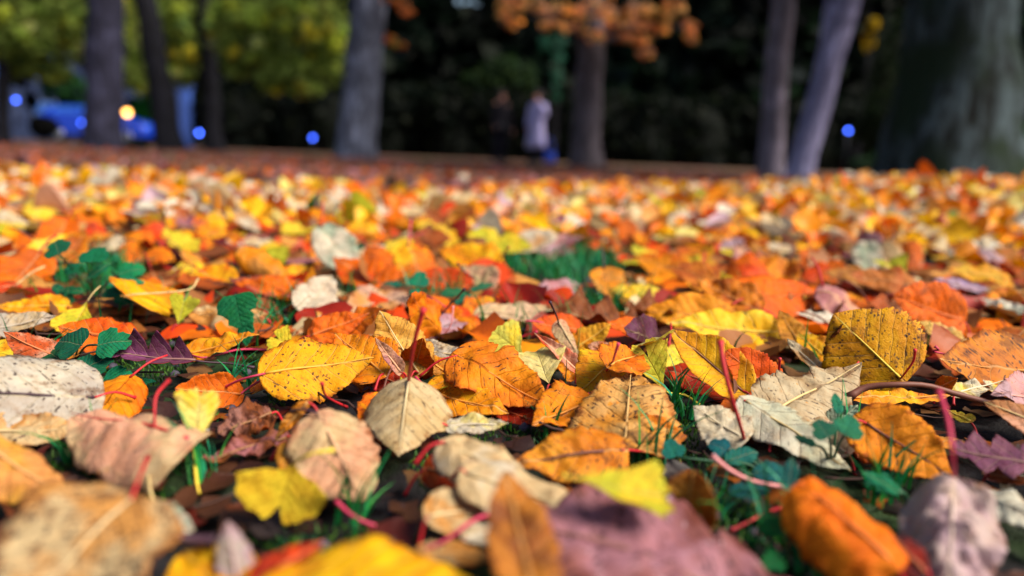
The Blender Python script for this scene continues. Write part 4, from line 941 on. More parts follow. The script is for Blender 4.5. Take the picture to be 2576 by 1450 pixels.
herb('small herb sprig growing through the greenish white leaf', (2090, 1180, 0), [(2085, 1100, .03, .01, 'lobed', 30, 50), (2125, 1095, .03, .012, 'lobed', -30, 50), (2050, 1120, .024, .01, 'ovate', 60, 40), (2110, 1040, .03, .012, 'ovate', 0, 50)], (40, 140, 110))
herb('bright green clover cluster near the camera below the orange tube', (2000, 1410, 0), [(1960, 1340, .014, 0.010, 'lobed', 40, 40), (2010, 1380, .012, 0.010, 'lobed', -50, 40), (1965, 1400, .01, 0.008, 'lobed', 120, 40), (2040, 1420, .008, 0.008, 'lobed', -100, 40)], (40, 170, 96))
herb('teal herb leaf behind the crumpled lilac grey leaf', (2290, 1290, 0), [(2260, 1240, .016, 0.016, 'ovate', 50, 40), (2310, 1270, .012, 0.013, 'ovate', -50, 50), (2240, 1225, .01, 0.012, 'lobed', 60, 30)], (14, 130, 100))
herb('green seedling far back among orange leaves at the right', (2428, 590, .0), [(2415, 560, .05, .034, 'lobed', 30, 60), (2445, 565, .045, .03, 'lobed', -30, 60)], (30, 130, 60))
herb('long green leaf standing among blurred yellow leaves at the left', (784, 560, .0), [(786, 560, .012, .06, 'ovate', 0, 80)], (50, 110, 20))
herb('teal leaf pair behind the leaning scarlet leaf', (930, 650, .0), [(905, 615, .03, .034, 'ovate', -160, 60), (935, 640, .02, .03, 'ovate', -150, 50)], (14, 120, 100))


# ------------------------------------------------------------------ trees, people and the street behind
def quads_cloud(centers, normals, size, cols, wob=.35):
    """leaf-sized bent quads at given centres"""
    n = len(centers)
    N = normals / (np.linalg.norm(normals, axis=1, keepdims=True) + 1e-9)
    a = np.cross(N, rng.normal(size=(n, 3))); a /= np.linalg.norm(a, axis=1, keepdims=True) + 1e-9
    b = np.cross(N, a)
    s = (size * rng.uniform(.6, 1.3, n))[:, None]
    t = centers
    V = np.stack([t - a * s * .9, t - b * s * .55 + N * s * wob, t + a * s, t + b * s * .55 + N * s * wob], 1).reshape(-1, 3)
    Q = np.arange(n * 4).reshape(-1, 4)
    return V, Q, np.repeat(cols, 4, 0)

def clump_points(ells, per):
    """points inside ellipsoids, thicker near their skins; each (centre, radii)"""
    P, N = [], []
    for c, r in ells:
        d = rng.normal(size=(per, 3)); d /= np.linalg.norm(d, axis=1, keepdims=True)
        k = rng.uniform(.25, 1, per) ** .6
        P.append(np.asarray(c) + d * np.asarray(r) * k[:, None]); N.append(d + rng.normal(0, .7, (per, 3)) + np.array([0, 0, .5]))
    return np.concatenate(P), np.concatenate(N)

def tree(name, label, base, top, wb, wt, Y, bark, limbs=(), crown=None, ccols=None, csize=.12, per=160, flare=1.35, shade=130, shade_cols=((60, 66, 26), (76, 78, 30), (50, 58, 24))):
    """trunk from pixel base to pixel top at depth Y (widths in pixels), limbs, and a crown: clumps in view plus the high crown above"""
    B = at_y(*base, Y); T = at_y(*top, Y + .0); B[2] = terrain(B[0], B[1]) - .15
    d = T - B; H = max(6.5, d[2] * 1.4); D = d / d[2]
    root = empty(name, B); tag(root, label, 'tree')
    r0, r1 = wb / FPX * Y / 2, wt / FPX * Y / 2
    n = 22; pts, rr = [], []
    for i in range(n):
        h = H * (i / (n - 1)) ** 1.3
        k = min(h / d[2], 1.3)
        pts.append(D * h + np.array([.05 * r0 * math.sin(i * 1.3), .05 * r0 * math.cos(i * .9), 0]))
        rr.append((r0 + (r1 - r0) * k) * (1 + (flare - 1) * math.exp(-h / .28)) * (1 if h < d[2] else 1 - .5 * (h - d[2]) / max(H - d[2], .1)))
    V, F = tube(pts, rr, 20)
    V = [v + np.append((v - pts[min(i // 20, n - 1)])[:2] * .16 * mnoise.noise(Vector((v[0] * 4 + base[0], v[1] * 4, v[2] * 1.4))), 0) for i, v in enumerate(V)]
    link('trunk', V, F, bark, root)
    for lb in limbs:       # limb: (fraction of trunk height, tip px, tip py, tip Y, width px)
        s = D * d[2] * lb[0]; e = at_y(lb[1], lb[2], lb[3]) - B
        w0 = lb[4] / FPX * Y / 2
        P = spline([s, s + (e - s) * .5 + np.array([0, 0, .08]), e], 12)
        V, F = tube(P, [w0 * (1 - .6 * i / 11) for i in range(12)], 10); link('limb', V, F, bark, root)
    ells = []
    if crown:
        for (px, py, rx, ry, dy) in crown:
            s = (Y + dy) / FPX; ells.append((at_y(px, py, Y + dy), (rx * s, max(rx, ry) * s * .8, ry * s)))
        sub, tone = [], []
        for c, r in ells:          # each bough is a handful of sprays with gaps between them
            for _ in range(13):
                dv = rng.normal(size=3); dv = dv / np.linalg.norm(dv) * rng.uniform(.2, .95)
                sub.append((np.asarray(c) + dv * np.asarray(r), tuple(np.asarray(r) * rng.uniform(.2, .34))))
                tone.append(np.array(lin(ccols[rng.integers(0, len(ccols))])) * rng.uniform(.6, 1.9))
        P, N = clump_points(sub, max(per // 10, 8))
        cols = np.repeat(np.array(tone), max(per // 10, 8), 0) * rng.uniform(.6, 1.25, len(P))[:, None]
        if per > 200:
            P2, N2 = clump_points(ells, per // 2); P = np.concatenate([P, P2]); N = np.concatenate([N, N2])
            cols = np.concatenate([cols, np.array([lin((150, 172, 84))]) * rng.uniform(.5, 1.4, len(P2))[:, None]])
        V, Q, cv = quads_cloud(P - B, N, csize, cols)
        o = fast_mesh('foliage', V, Q, FOLI, col=cv); o.parent = root
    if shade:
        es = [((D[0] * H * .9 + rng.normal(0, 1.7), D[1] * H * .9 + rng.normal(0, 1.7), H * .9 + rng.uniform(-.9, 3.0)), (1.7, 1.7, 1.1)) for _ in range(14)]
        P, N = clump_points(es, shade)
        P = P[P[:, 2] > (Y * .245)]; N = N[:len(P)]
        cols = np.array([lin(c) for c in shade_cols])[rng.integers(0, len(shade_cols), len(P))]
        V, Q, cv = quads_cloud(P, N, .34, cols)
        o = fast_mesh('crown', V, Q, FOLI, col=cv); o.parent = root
        for k in range(4):
            e = np.array(es[k][0]); s = D * H * .62
            V, F = tube(spline([s, (s + e) / 2 + np.array([0, 0, .3]), e], 8), [r1 * .5 * (1 - .8 * i / 7) for i in range(8)], 7); link('limb', V, F, bark, root)
    return root

BK_DARK = bark_material('bark_dark', lin((18, 18, 23)), lin((40, 40, 52)))
BK_VIOLET = bark_material('bark_violet_grey', lin((26, 25, 38)), lin((72, 72, 98)))
BK_GREY = bark_material('bark_grey', lin((60, 60, 72)), lin((140, 146, 172)))
BK_BROWN = bark_material('bark_brown_grey', lin((62, 56, 62)), lin((122, 112, 124)))
BK_PALE = bark_material('bark_pale_lilac', lin((108, 104, 136)), lin((196, 190, 236)))
BK_TAN = bark_material('bark_greyish_mauve', lin((92, 84, 94)), lin((168, 156, 176)))
BK_MOSS = bark_material('bark_mossy', lin((9, 13, 11)), lin((74, 88, 94)), lin((22, 40, 16)), 2.0)
YG = [(180, 190, 74), (158, 180, 84), (196, 204, 110), (136, 164, 74), (208, 212, 150), (124, 152, 84), (206, 196, 70)]
OB = [(244, 192, 104), (232, 168, 112), (248, 206, 136), (214, 146, 96), (240, 190, 160)]

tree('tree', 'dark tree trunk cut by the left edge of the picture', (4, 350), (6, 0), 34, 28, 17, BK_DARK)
tree('tree', 'broad violet grey trunk with yellow green leaves behind the blue car gap', (262, 378), (264, 0), 86, 84, 14, BK_VIOLET, crown=[(40, 40, 90, 80, 3), (130, 110, 90, 60, 3.2), (60, 150, 70, 45, 3.4), (180, 40, 70, 80, 3), (20, 110, 60, 60, 3), (120, 170, 60, 40, 3.3)], ccols=YG, csize=.10, per=480, shade=6)
tree('tree', 'slim dark trunk leaning left beside the broad violet trunk', (432, 366), (366, 0), 62, 52, 17, BK_DARK, crown=[(335, 60, 40, 110, 2), (340, 190, 34, 50, 2), (440, 40, 60, 70, 2), (470, 120, 50, 60, 2.2), (450, 190, 40, 30, 2)], ccols=YG, csize=.10, per=480, shade=6)
tree('tree', 'thin black trunk under the widest yellow green crown', (540, 366), (516, 0), 44, 34, 19, BK_DARK, crown=[(600, 40, 70, 70, -2), (700, 50, 80, 80, -2.4), (810, 60, 80, 90, -2.2), (590, 120, 50, 50, -2), (660, 150, 70, 45, -2), (740, 170, 80, 50, -2.3), (830, 160, 55, 55, -2), (690, 205, 45, 26, -2.2), (770, 222, 50, 22, -2.2), (600, 175, 36, 26, -2), (560, 60, 40, 60, -1)], ccols=YG, csize=.09, per=480, shade=6,
     limbs=[(.8, 640, 120, 17.5, 14), (.9, 760, 90, 17, 14)])
tree('tree', 'thick grey trunk with pale lit side in the middle left', (892, 402), (930, 0), 96, 80, 15, BK_GREY, shade=14, limbs=[(.78, 1000, 105, 14.6, 8), (.95, 1020, 10, 14.6, 10)],
     crown=[(985, 100, 20, 12, -.4), (1005, 118, 16, 9, -.4), (1000, 8, 28, 14, -.4), (1030, 30, 24, 12, -.4), (970, -10, 24, 20, -.4)], ccols=[(208, 128, 70), (196, 112, 60), (180, 160, 80)], csize=.045, per=60)
tree('tree', 'brown grey trunk below hanging orange oak foliage', (1474, 404), (1488, 60), 74, 62, 17, BK_BROWN, shade=16, limbs=[(.9, 1330, 40, 16.5, 14), (.88, 1640, 110, 16.5, 16), (.95, 1720, 70, 16.5, 12)],
     crown=[(1260, 30, 36, 30, -.6), (1300, 10, 46, 26, -.6), (1290, 55, 26, 16, -.6), (1375, 20, 46, 26, -.5), (1400, 70, 44, 20, -.6), (1450, 40, 50, 34, -.6), (1510, 20, 50, 40, -.7), (1490, 90, 40, 18, -.8), (1560, 50, 44, 40, -.6), (1620, 40, 50, 36, -.6), (1600, 105, 40, 16, -.7), (1625, 135, 26, 14, -.7), (1660, 70, 36, 34, -.6), (1735, 70, 24, 28, -.7), (1740, 100, 12, 14, -.7), (1690, 20, 40, 30, -.6), (1570, 95, 30, 12, -.7)],
     ccols=OB, csize=.05, per=130)
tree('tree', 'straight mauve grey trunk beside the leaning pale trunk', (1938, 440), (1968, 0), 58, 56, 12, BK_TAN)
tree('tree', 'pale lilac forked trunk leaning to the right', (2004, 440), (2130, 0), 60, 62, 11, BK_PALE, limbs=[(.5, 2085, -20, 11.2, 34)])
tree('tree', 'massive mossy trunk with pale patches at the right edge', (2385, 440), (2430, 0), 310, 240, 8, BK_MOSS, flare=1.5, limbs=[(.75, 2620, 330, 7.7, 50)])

def shrub(label, ells, Y, cols, size=.07, per=260, group=None, name='shrub'):
    E = []
    for (px, py, rx, ry) in ells:
        s = Y / FPX; E.append((at_y(px, py, Y), (rx * s, max(rx, ry) * s * .8, ry * s)))
    B = np.array(E[0][0]); B[2] = terrain(B[0], B[1])
    root = empty(name, B); tag(root, label, 'shrub', group)
    P, N = clump_points(E, per)
    c = np.array([lin(x) for x in cols])[rng.integers(0, len(cols), len(P))] * rng.uniform(.6, 1.2, len(P))[:, None]
    V, Q, cv = quads_cloud(P - B, N, size, c); o = fast_mesh('foliage', V, Q, FOLI, col=cv); o.parent = root
    for k in range(3):
        e = np.array(E[min(k, len(E) - 1)][0]) - B
        V, F = tube(spline([np.array([.05 * k - .05, 0, -.05]), e * .5 + np.array([.04 * k, 0, 0]), e], 7), [.03 * (1 - .1 * i) for i in range(7)], 6); link('stem', V, F, BK_DARK, root)
    return root
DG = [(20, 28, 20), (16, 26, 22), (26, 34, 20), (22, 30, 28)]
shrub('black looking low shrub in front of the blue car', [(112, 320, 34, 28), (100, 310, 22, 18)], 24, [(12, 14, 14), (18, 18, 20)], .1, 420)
shrub('lit mid green bush behind the gap between left trunks', [(362, 285, 30, 40), (350, 310, 24, 26), (375, 255, 18, 22)], 33, [(40, 140, 50), (60, 150, 60), (30, 100, 50)], .14, 260)
shrub('dull green bush under the yellow crown at the left', [(165, 225, 60, 45), (195, 250, 40, 35), (140, 205, 40, 30)], 30, [(34, 74, 40), (28, 60, 44), (44, 90, 44)], .16, 320)
shrub('dark low shrub at the foot of the broad violet trunk', [(300, 366, 44, 16), (340, 372, 30, 10)], 15, [(24, 34, 22), (18, 28, 20)], .05, 200)
shrub('bright green bush at the far right edge', [(2566, 380, 26, 60), (2574, 330, 16, 40)], 14, [(40, 110, 24), (60, 130, 30), (30, 90, 26)], .06, 260)
shrub('small pale green undergrowth left of the mossy trunk', [(2170, 410, 30, 16), (2240, 408, 30, 18), (2205, 400, 20, 14)], 10, [(60, 90, 60), (46, 80, 50), (80, 110, 80)], .03, 120)
shrub('slender teal green sapling near the two people', [(1402, 150, 18, 40), (1400, 205, 15, 34), (1404, 105, 22, 30), (1398, 245, 12, 12), (1375, 110, 20, 20)], 23, [(50, 104, 84), (64, 124, 104), (40, 84, 60)], .06, 70, name='sapling')
shrub('dim olive bush behind the two people', [(1260, 190, 60, 50), (1310, 215, 50, 60), (1200, 210, 40, 30)], 27, [(40, 62, 34), (52, 72, 34), (34, 54, 36)], .16, 260)
shrub('yellow leaved sapling beside the leaning pale trunk', [(2188, 92, 10, 40), (2195, 70, 12, 24)], 20, [(190, 160, 30), (170, 140, 30)], .08, 120, name='sapling')
shrub('mottled ivy green shrub right of the leaning trunk', [(2230, 250, 70, 120), (2210, 330, 60, 60), (2270, 130, 70, 110), (2260, 380, 60, 40)], 16, [(34, 52, 30), (44, 60, 34), (52, 62, 50), (26, 40, 24)], .09, 420)

# dark hedge under the trees and the wood behind
def hedge():
    E = []
    for px in range(570, 2700, 55):
        yb = 352 + (px - 260) * .0384
        for k, (dy, ry) in enumerate([(10, 70), (80, 70)]):
            if px < 500 and k: continue
            s = 27 / FPX; E.append((at_y(px + random.uniform(-20, 20), yb - dy - 20, 27 + random.uniform(-.5, .5)), (70 * s, 1.0, ry * s)))
    B = np.array([0, 27.0, 0]); P, N = clump_points(E, 330)
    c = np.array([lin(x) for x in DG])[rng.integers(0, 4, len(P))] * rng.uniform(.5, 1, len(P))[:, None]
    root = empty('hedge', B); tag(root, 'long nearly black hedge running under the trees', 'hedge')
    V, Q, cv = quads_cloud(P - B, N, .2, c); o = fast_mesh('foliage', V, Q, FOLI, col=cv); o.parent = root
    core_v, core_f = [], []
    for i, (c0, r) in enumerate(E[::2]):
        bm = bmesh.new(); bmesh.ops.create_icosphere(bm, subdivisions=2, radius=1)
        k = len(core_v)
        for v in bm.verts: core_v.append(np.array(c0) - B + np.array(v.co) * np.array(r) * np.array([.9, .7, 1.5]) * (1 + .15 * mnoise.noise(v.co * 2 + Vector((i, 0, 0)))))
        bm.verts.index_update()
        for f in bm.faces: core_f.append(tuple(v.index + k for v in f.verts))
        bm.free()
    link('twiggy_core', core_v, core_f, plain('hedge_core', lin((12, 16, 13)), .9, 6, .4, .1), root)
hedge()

def woods():
    n = 34000
    px = rng.uniform(-500, 3100, n); py = rng.uniform(-420, 400, n); Y = rng.uniform(31, 38, n)
    keep = ~((px < 500) & (py > 150 + 60 * np.sin(px * .03))) | (rng.random(n) < 0.02)
    for hx, hy, hr in [(1150, 2, 9), (1172, 8, 9), (1192, 12, 10), (1210, 14, 8), (1420, 44, 11), (1690, 8, 9), (2182, 22, 9), (2150, 60, 9), (2142, 82, 9), (2140, 102, 8), (1345, 28, 6), (2160, 45, 6)]:
        # gaps through the wood: tunnels running front to back at the same place in every layer
        gx = (hx - 1288) / FPX * 34; gz = at_y(hx, hy, 34)[2]; R = (hr + 9) / FPX * 34
        qx = np.array([at_y(a, b, c)[0] for a, b, c in zip(px[:1], py[:1], Y[:1])])
        D = FWD[None] + ((px - 1288) / FPX)[:, None] * RGT - ((py - 725) / FPX)[:, None] * UPV
        Pw = CAMP + D * (Y / D[:, 1])[:, None]
        keep &= ~((Pw[:, 0] - at_y(hx, hy, 34)[0] * Pw[:, 1] / 34) ** 2 + (Pw[:, 2] - .15 - (gz - .15) * Pw[:, 1] / 34) ** 2 < R * R)
    D = FWD[None] + ((px - 1288) / FPX)[:, None] * RGT - ((py - 725) / FPX)[:, None] * UPV
    P = (CAMP + D * (Y / D[:, 1])[:, None])[keep]
    N = rng.normal(0, .6, (len(P), 3)) + np.array([0, -1, .5])
    pal = np.array([lin(c) for c in [(18, 32, 26), (22, 40, 34), (26, 44, 30), (16, 28, 30), (30, 48, 34)]])
    patch = np.array([0.35 + 1.6 * max(0, mnoise.fractal(Vector((p[0] * .22, p[2] * .34, p[1] * .2)), 1, 2, 3) + .25) for p in P])
    c = pal[rng.integers(0, 5, len(P))] * (rng.uniform(.5, 1.2, len(P)) * patch)[:, None]
    V, Q, cv = quads_cloud(P, N, .62, c)
    o = fast_mesh('distant_woods', V, Q, FOLI, col=cv); tag(o, 'dark green wood closing the view behind the trees', 'woods', kind='stuff')
woods()

# ---- street glimpsed at the left
def box(bm, x0, x1, y0, y1, z0, z1):
    v = [bm.verts.new((x, y, z)) for z in (z0, z1) for y in (y0, y1) for x in (x0, x1)]
    for f in ((0, 2, 3, 1), (4, 5, 7, 6), (0, 1, 5, 4), (2, 6, 7, 3), (0, 4, 6, 2), (1, 3, 7, 5)): bm.faces.new([v[i] for i in f])
def bm_obj(name, bm, mat, parent=None, bevel=0.0):
    if bevel: bmesh.ops.bevel(bm, geom=bm.edges[:], offset=bevel, segments=2, affect='EDGES')
    bmesh.ops.recalc_face_normals(bm, faces=bm.faces[:])
    me = bpy.data.meshes.new(name); bm.to_mesh(me); bm.free(); me.materials.append(mat)
    o = bpy.data.objects.new(name, me); COL.objects.link(o)
    if parent: o.parent = parent
    return o
PAINT = plain('blue_car_paint', lin((20, 60, 190)), .25, 3, .1, .6)
GLASS = plain('glass_painted_reflection', lin((70, 130, 240)), .12, 2, .2, .8)  # reflected sky put into the base colour as blue
RUBBER = plain('tyre_rubber', lin((18, 18, 20)), .8, 20, .3)
def car():
    Y = 30.0; B = at_y(262, 350, Y); B[2] = terrain(B[0], B[1])
    root = empty('parked_car', B); tag(root, 'blue car parked on the street behind the broad violet trunk', 'car')
    prof = [(-2.1, .3), (-2.15, .75), (-2.0, 1.05), (-1.45, 1.42), (.2, 1.45), (.95, 1.0), (1.95, .82), (2.12, .55), (2.1, .3)]
    bm = bmesh.new()
    rows = []
    for y, inset in ((-.85, .0), (-.8, .03), (.8, .03), (.85, .0)):
        k = 1.0 if abs(y) < .82 else .96
        rows.append([bm.verts.new((x * k, y * (1 if z < 1.1 else .86), z)) for x, z in prof])
    for a, b in zip(rows, rows[1:]):
        for i in range(len(prof) - 1): bm.faces.new((a[i], a[i + 1], b[i + 1], b[i]))
        bm.faces.new((a[-1], a[0], b[0], b[-1]))
    bm.faces.new(rows[0]); bm.faces.new(rows[-1][::-1])
    bm_obj('body', bm, PAINT, root, .03)
    for x0, x1 in ((-1.45, -.55), (-.45, .45)):
        bm = bmesh.new(); vs = [bm.verts.new(p) for p in ((x0 - .15, -.838, 1.02), (x1 + .15, -.838, 1.02), (x1 - .12, -.755, 1.37), (x0 + .05, -.755, 1.37))]
        f = bm.faces.new(vs); bmesh.ops.solidify(bm, geom=[f], thickness=.02); bm_obj('window', bm, GLASS, root)
    for x in (-1.3, 1.35):
        for y in (-.74, .74):
            bm = bmesh.new(); bmesh.ops.create_cone(bm, cap_ends=True, segments=24, radius1=.32, radius2=.32, depth=.2, matrix=Matrix.Translation((x, y, .32)) @ Matrix.Rotation(rad(90), 4, 'X'))
            wh = bm_obj('wheel', bm, RUBBER, root, .02)
            bm = bmesh.new(); bmesh.ops.create_cone(bm, cap_ends=True, segments=16, radius1=.19, radius2=.17, depth=.03, matrix=Matrix.Translation((x, y + math.copysign(.115, y), .32)) @ Matrix.Rotation(rad(90), 4, 'X'))
            bm_obj('rim', bm, plain('wheel_rim', lin((150, 156, 170)), .3, 5, .2, .6, .8), wh)
    bm = bmesh.new(); bmesh.ops.create_uvsphere(bm, u_segments=12, v_segments=8, radius=.1, matrix=Matrix.Translation((2.02, -.62, .68))); bm_obj('headlight', bm, GLASS, root)
car()

def lamp(label, px, py, Y, r, col, k, name='glow_post'):  # blue globes are added in place of reflections and sky gaps; amber is a lamp
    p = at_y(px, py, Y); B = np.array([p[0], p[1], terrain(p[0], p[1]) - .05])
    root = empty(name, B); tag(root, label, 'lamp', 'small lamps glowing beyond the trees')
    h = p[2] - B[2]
    V, F = tube([np.zeros(3), np.array([0, 0, max(h - r * .9, .05)])], [r * .35, r * .3], 10); link('post', V, F, plain('globe_post_paint', lin((40, 44, 60)), .5), root)
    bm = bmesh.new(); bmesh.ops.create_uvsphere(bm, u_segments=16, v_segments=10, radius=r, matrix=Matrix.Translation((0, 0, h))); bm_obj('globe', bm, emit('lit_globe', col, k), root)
    V, F = tube([np.array([0, 0, h + r * .85]), np.array([0, 0, h + r * 1.1])], [r * .6, r * .2], 10); link('cap', V, F, plain('globe_cap_paint', lin((30, 34, 46)), .5), root)
BL = (.07, .17, 1.0)
lamp('blue globe added for a glint at the far left by the edge trunk', 40, 252, 26, 0.050, (.05, .13, 1.0), 10.8)
lamp('blue globe added for a glint at the rear of the blue car', 205, 309, 27.2, 0.062, (.05, .13, 1.0), 5.4)
lamp('blue globe added for a glint beside the pale blue post', 501, 335, 25, 0.050, (.05, .13, 1.0), 12.2)
lamp('blue globe added for a glint low against the black hedge', 787, 347, 24, 0.050, (.05, .13, 1.0), 7.8)
lamp('blue globe added for a glint right of the leaning pale trunk', 2134, 329, 14, 0.026, (.05, .13, 1.0), 11.5)
lamp('amber lamp right of the broad violet trunk', 320, 284, 24, .1, (1, .42, .08), 7)

def post():
    p0 = at_y(470, 345, 27); p1 = at_y(470, 222, 27); B = np.array([p0[0], p0[1], terrain(p0[0], p0[1])])
    root = empty('street_pillar', B); tag(root, 'pale blue street pillar standing right of the slim dark trunk', 'pillar')
    mt = plain('pale_blue_paint', lin((64, 96, 180)), .5, 4, .35)
    h = p1[2] - B[2]
    bm = bmesh.new(); box(bm, -.17, .17, -.17, .17, 0.1, h); bm_obj('shaft', bm, mt, root, .02)
    bm = bmesh.new(); box(bm, -.24, .24, -.24, .24, -.02, .1); bm_obj('base', bm, mt, root, .02)
    bm = bmesh.new(); box(bm, -.22, .22, -.22, .22, h, h + .09); bm_obj('cap', bm, mt, root, .02)
post()

def house():
    B = at_y(60, 346, 46); B[2] = terrain(B[0], B[1]) - .2
    root = empty('building', B); tag(root, 'blue grey building glimpsed between trunks at the far left', 'building')
    wall = plain('blue_grey_render', lin((74, 92, 140)), .8, 1.5, .5); tr = plain('pale_window_frame', lin((150, 170, 210)), .5)
    bm = bmesh.new(); box(bm, -7, 11.5, 0, 8, 0, 6.4); bm_obj('wall', bm, wall, root)
    bm = bmesh.new()
    a = [bm.verts.new(v) for v in ((-7.4, -.4, 6.4), (11.9, -.4, 6.4), (11.9, 8.4, 6.4), (-7.4, 8.4, 6.4), (-7.4, 4, 9), (11.9, 4, 9))]
    for f in ((0, 1, 5, 4), (2, 3, 4, 5), (0, 4, 3), (1, 2, 5), (0, 3, 2, 1)): bm.faces.new([a[i] for i in f])
    bm_obj('roof', bm, plain('slate_roof', lin((50, 54, 70)), .7, 2, .4), root)
    for x in (-5, -1.6, 1.5, 5, 8.6):
        for z in (.9, 3.7):
            bm = bmesh.new(); box(bm, x - .75, x + .75, -.06, .02, z, z + 1.7); fr = bm_obj('window', bm, tr, root)
            bm = bmesh.new(); box(bm, x - .62, x + .62, -.09, -.05, z + .13, z + 1.57); bm_obj('pane', bm, GLASS, fr)
house()

# ---- two people standing on the far side of the lawn
def skin_body(name, joints, edges, root, mat):
    me = bpy.data.meshes.new(name)
    me.from_pydata([j[0] for j in joints], edges, [])
    o = bpy.data.objects.new(name, me); COL.objects.link(o); o.parent = root
    md = o.modifiers.new('skin', 'SKIN'); md.use_smooth_shade = True
    for i, j in enumerate(joints):
        sv = me.skin_vertices[0].data[i]; sv.radius = (j[1], j[2] if len(j) > 2 else j[1]); sv.use_root = i == 0
    o.modifiers.new('sub', 'SUBSURF').levels = 1
    me.materials.append(mat); return o

def loft(name, rings, mat, parent, seg=20):
    """rings: (x, y, z, rx, ry)"""
    V, F = [], []
    for x, y, z, rx, ry in rings:
        for k in range(seg):
            t = 2 * math.pi * k / seg; V.append((x + rx * math.cos(t), y + ry * math.sin(t), z))
    for i in range(len(rings) - 1):
        for k in range(seg): F.append((i * seg + k, i * seg + (k + 1) % seg, (i + 1) * seg + (k + 1) % seg, (i + 1) * seg + k))
    F.append(tuple(range(seg - 1, -1, -1))); F.append(tuple(range((len(rings) - 1) * seg, len(rings) * seg)))
    return link(name, V, F, mat, parent)

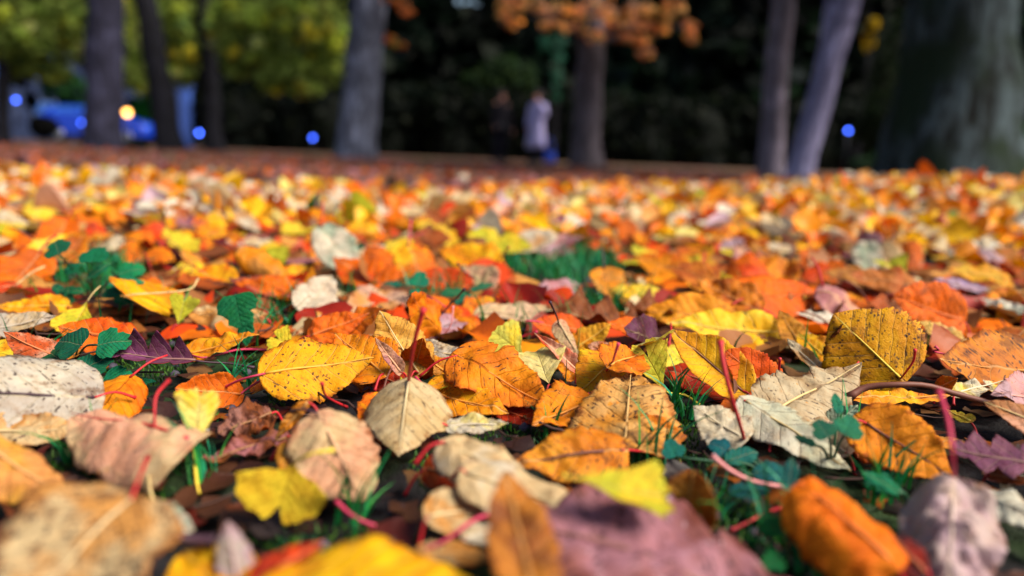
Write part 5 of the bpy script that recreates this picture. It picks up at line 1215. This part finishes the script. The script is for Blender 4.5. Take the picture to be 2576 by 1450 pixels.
def person(label, px, pyfoot, Y, height, facing, coat_c, trouser_c, hair_c, coat_len, arm_up):
    B = at_y(px, pyfoot, Y); B[2] = terrain(B[0], B[1])
    root = empty('person', B); root.rotation_euler = (0, 0, facing); root.scale = (height / 1.7,) * 3
    tag(root, label, 'person')
    SK = plain('skin', lin((196, 140, 124)), .55, 12, .15); CT = plain('coat_cloth', lin(coat_c), .85, 14, .25, .2); TR = plain('trouser_cloth', lin(trouser_c), .85, 16, .3, .2)
    HR = plain('hair', lin(hair_c), .5, 60, .4); SH = plain('shoe_leather', lin((40, 42, 60)), .5, 20, .3)
    hand = (.30, -.10, .78) if not arm_up else (.12, -.20, 1.50)
    elbow = (.30, .02, 1.08) if not arm_up else (.31, -.16, 1.16)
    J = [((0, 0, .95), .13, .10), ((0, .01, 1.15), .12, .09), ((0, .01, 1.36), .15, .09), ((0, 0, 1.47), .055, .055), ((0, -.015, 1.55), .075, .085), ((0, -.02, 1.64), .075, .09),
         ((.16, .01, 1.40), .05, .05), (elbow, .04, .04), (hand, .03, .022),
         ((-.16, .01, 1.40), .05, .05), ((-.22, .03, 1.10), .04, .04), ((-.22, -.05, .84), .03, .022),
         ((.09, 0, .88), .08, .08), ((.10, -.02, .48), .055, .06), ((.10, .02, .08), .04, .045), ((.11, -.14, .03), .035, .025),
         ((-.09, 0, .88), .08, .08), ((-.11, .03, .48), .055, .06), ((-.12, .06, .08), .04, .045), ((-.13, -.10, .03), .035, .025), ((0, -.125, 1.575), .012, .012)]
    E = [(0, 1), (1, 2), (2, 3), (3, 4), (4, 5), (2, 6), (6, 7), (7, 8), (2, 9), (9, 10), (10, 11), (0, 12), (12, 13), (13, 14), (14, 15), (0, 16), (16, 17), (17, 18), (18, 19), (4, 20)]
    for hi, pd in ((8, 1), (11, -1)):      # five fingers on each hand
        h = np.array(J[hi][0]); dr = h - np.array(J[hi - 1][0]); dr /= np.linalg.norm(dr); sd = np.cross(dr, [1, 0, 0]); sd /= np.linalg.norm(sd)
        for f, (off, ln) in enumerate([(-.03, .06), (-.012, .085), (.004, .09), (.02, .08), (.034, .06)]):
            a = len(J); J.append((tuple(h + dr * .04 + sd * off), .009)); J.append((tuple(h + dr * (.04 + ln * .6) + sd * off * 1.1 + np.array([-.01 * pd, 0, 0])), .008)); J.append((tuple(h + dr * (.04 + ln) + sd * off + np.array([-.025 * pd, 0, 0])), .007))
            E += [(hi, a), (a, a + 1), (a + 1, a + 2)]
    skin_body('body', J, E, root, SK)
    zb = coat_len
    loft('coat', [(0, .0, zb, .27, .20), (.0, .0, zb + .15, .25, .19), (0, 0, .8, .21, .16), (0, .01, 1.02, .18, .135), (0, .01, 1.2, .20, .14), (0, .01, 1.36, .21, .13), (0, .01, 1.43, .13, .10), (0, 0, 1.49, .075, .075)], CT, root)
    for s, A in ((1, [(.17, .01, 1.39), elbow, tuple(np.array(elbow) + (np.array(hand) - np.array(elbow)) * .9)]), (-1, [(-.17, .01, 1.39), (-.23, .03, 1.10), (-.23, -.035, .88)])):
        V, F = tube(spline(A, 12), [.075 - .002 * i for i in range(12)], 12); link('sleeve', V, F, CT, root)
    for s, (hx, hy) in ((1, (.1, .0)), (-1, (-.115, .04))):
        V, F = tube(spline([(hx * .9, 0, .92), (hx, hy * .6 - .02, .48), (hx, hy, .09)], 10), [.10 - .0045 * i for i in range(10)], 12); link('trouser_leg', V, F, TR, root)
        loft('shoe', [(hx, hy - .06, .0, .05, .13), (hx, hy - .06, .045, .05, .13), (hx, hy - .02, .09, .045, .08), (hx, hy, .12, .04, .05)], SH, root, 14)
    bm = bmesh.new(); bmesh.ops.create_uvsphere(bm, u_segments=18, v_segments=12, radius=.115)
    for v in list(bm.verts):
        v.co = Vector((v.co.x * .95, v.co.y * 1.0 + .03, v.co.z * 1.1 + 1.63 - (.10 if v.co.z < -.02 and v.co.y > 0 else 0)))
    bmesh.ops.delete(bm, geom=[v for v in bm.verts if v.co.y < -.02 and v.co.z < 1.66], context='VERTS')
    f = bm_obj('hair', bm, HR, root); f.data.polygons.foreach_set('use_smooth', [True] * len(f.data.polygons))
    return root
person('person in dark clothes standing beside the one in the pale coat', 1256, 424, 18, 1.64, rad(35), (24, 22, 32), (26, 24, 40), (40, 28, 30), .72, False)
pw_ = person('person in a long pale lilac coat with one arm raised to the face', 1345, 428, 18, 1.66, rad(-30), (206, 198, 255), (30, 30, 44), (46, 32, 44), .36, True)
# shopping bag hanging at the person's side
def bag():
    p = at_y(1382, 398, 17.8); root = empty('bag', p); tag(root, 'blue bag hanging low beside the pale lilac coat', 'bag')
    CL = plain('blue_bag_cloth', lin((50, 84, 214)), .7, 10, .3)
    loft('pouch', [(0, 0, -.12, .12, .06), (0, 0, -.05, .15, .075), (0, 0, .1, .13, .06), (0, 0, .14, .12, .05)], CL, root)
    V, F = tube(spline([(-.1, 0, .13), (-.09, 0, .38), (-.02, 0, .46), (.05, 0, .38), (.09, 0, .13)], 14), [.012] * 14, 8); link('handle', V, F, CL, root)
bag()
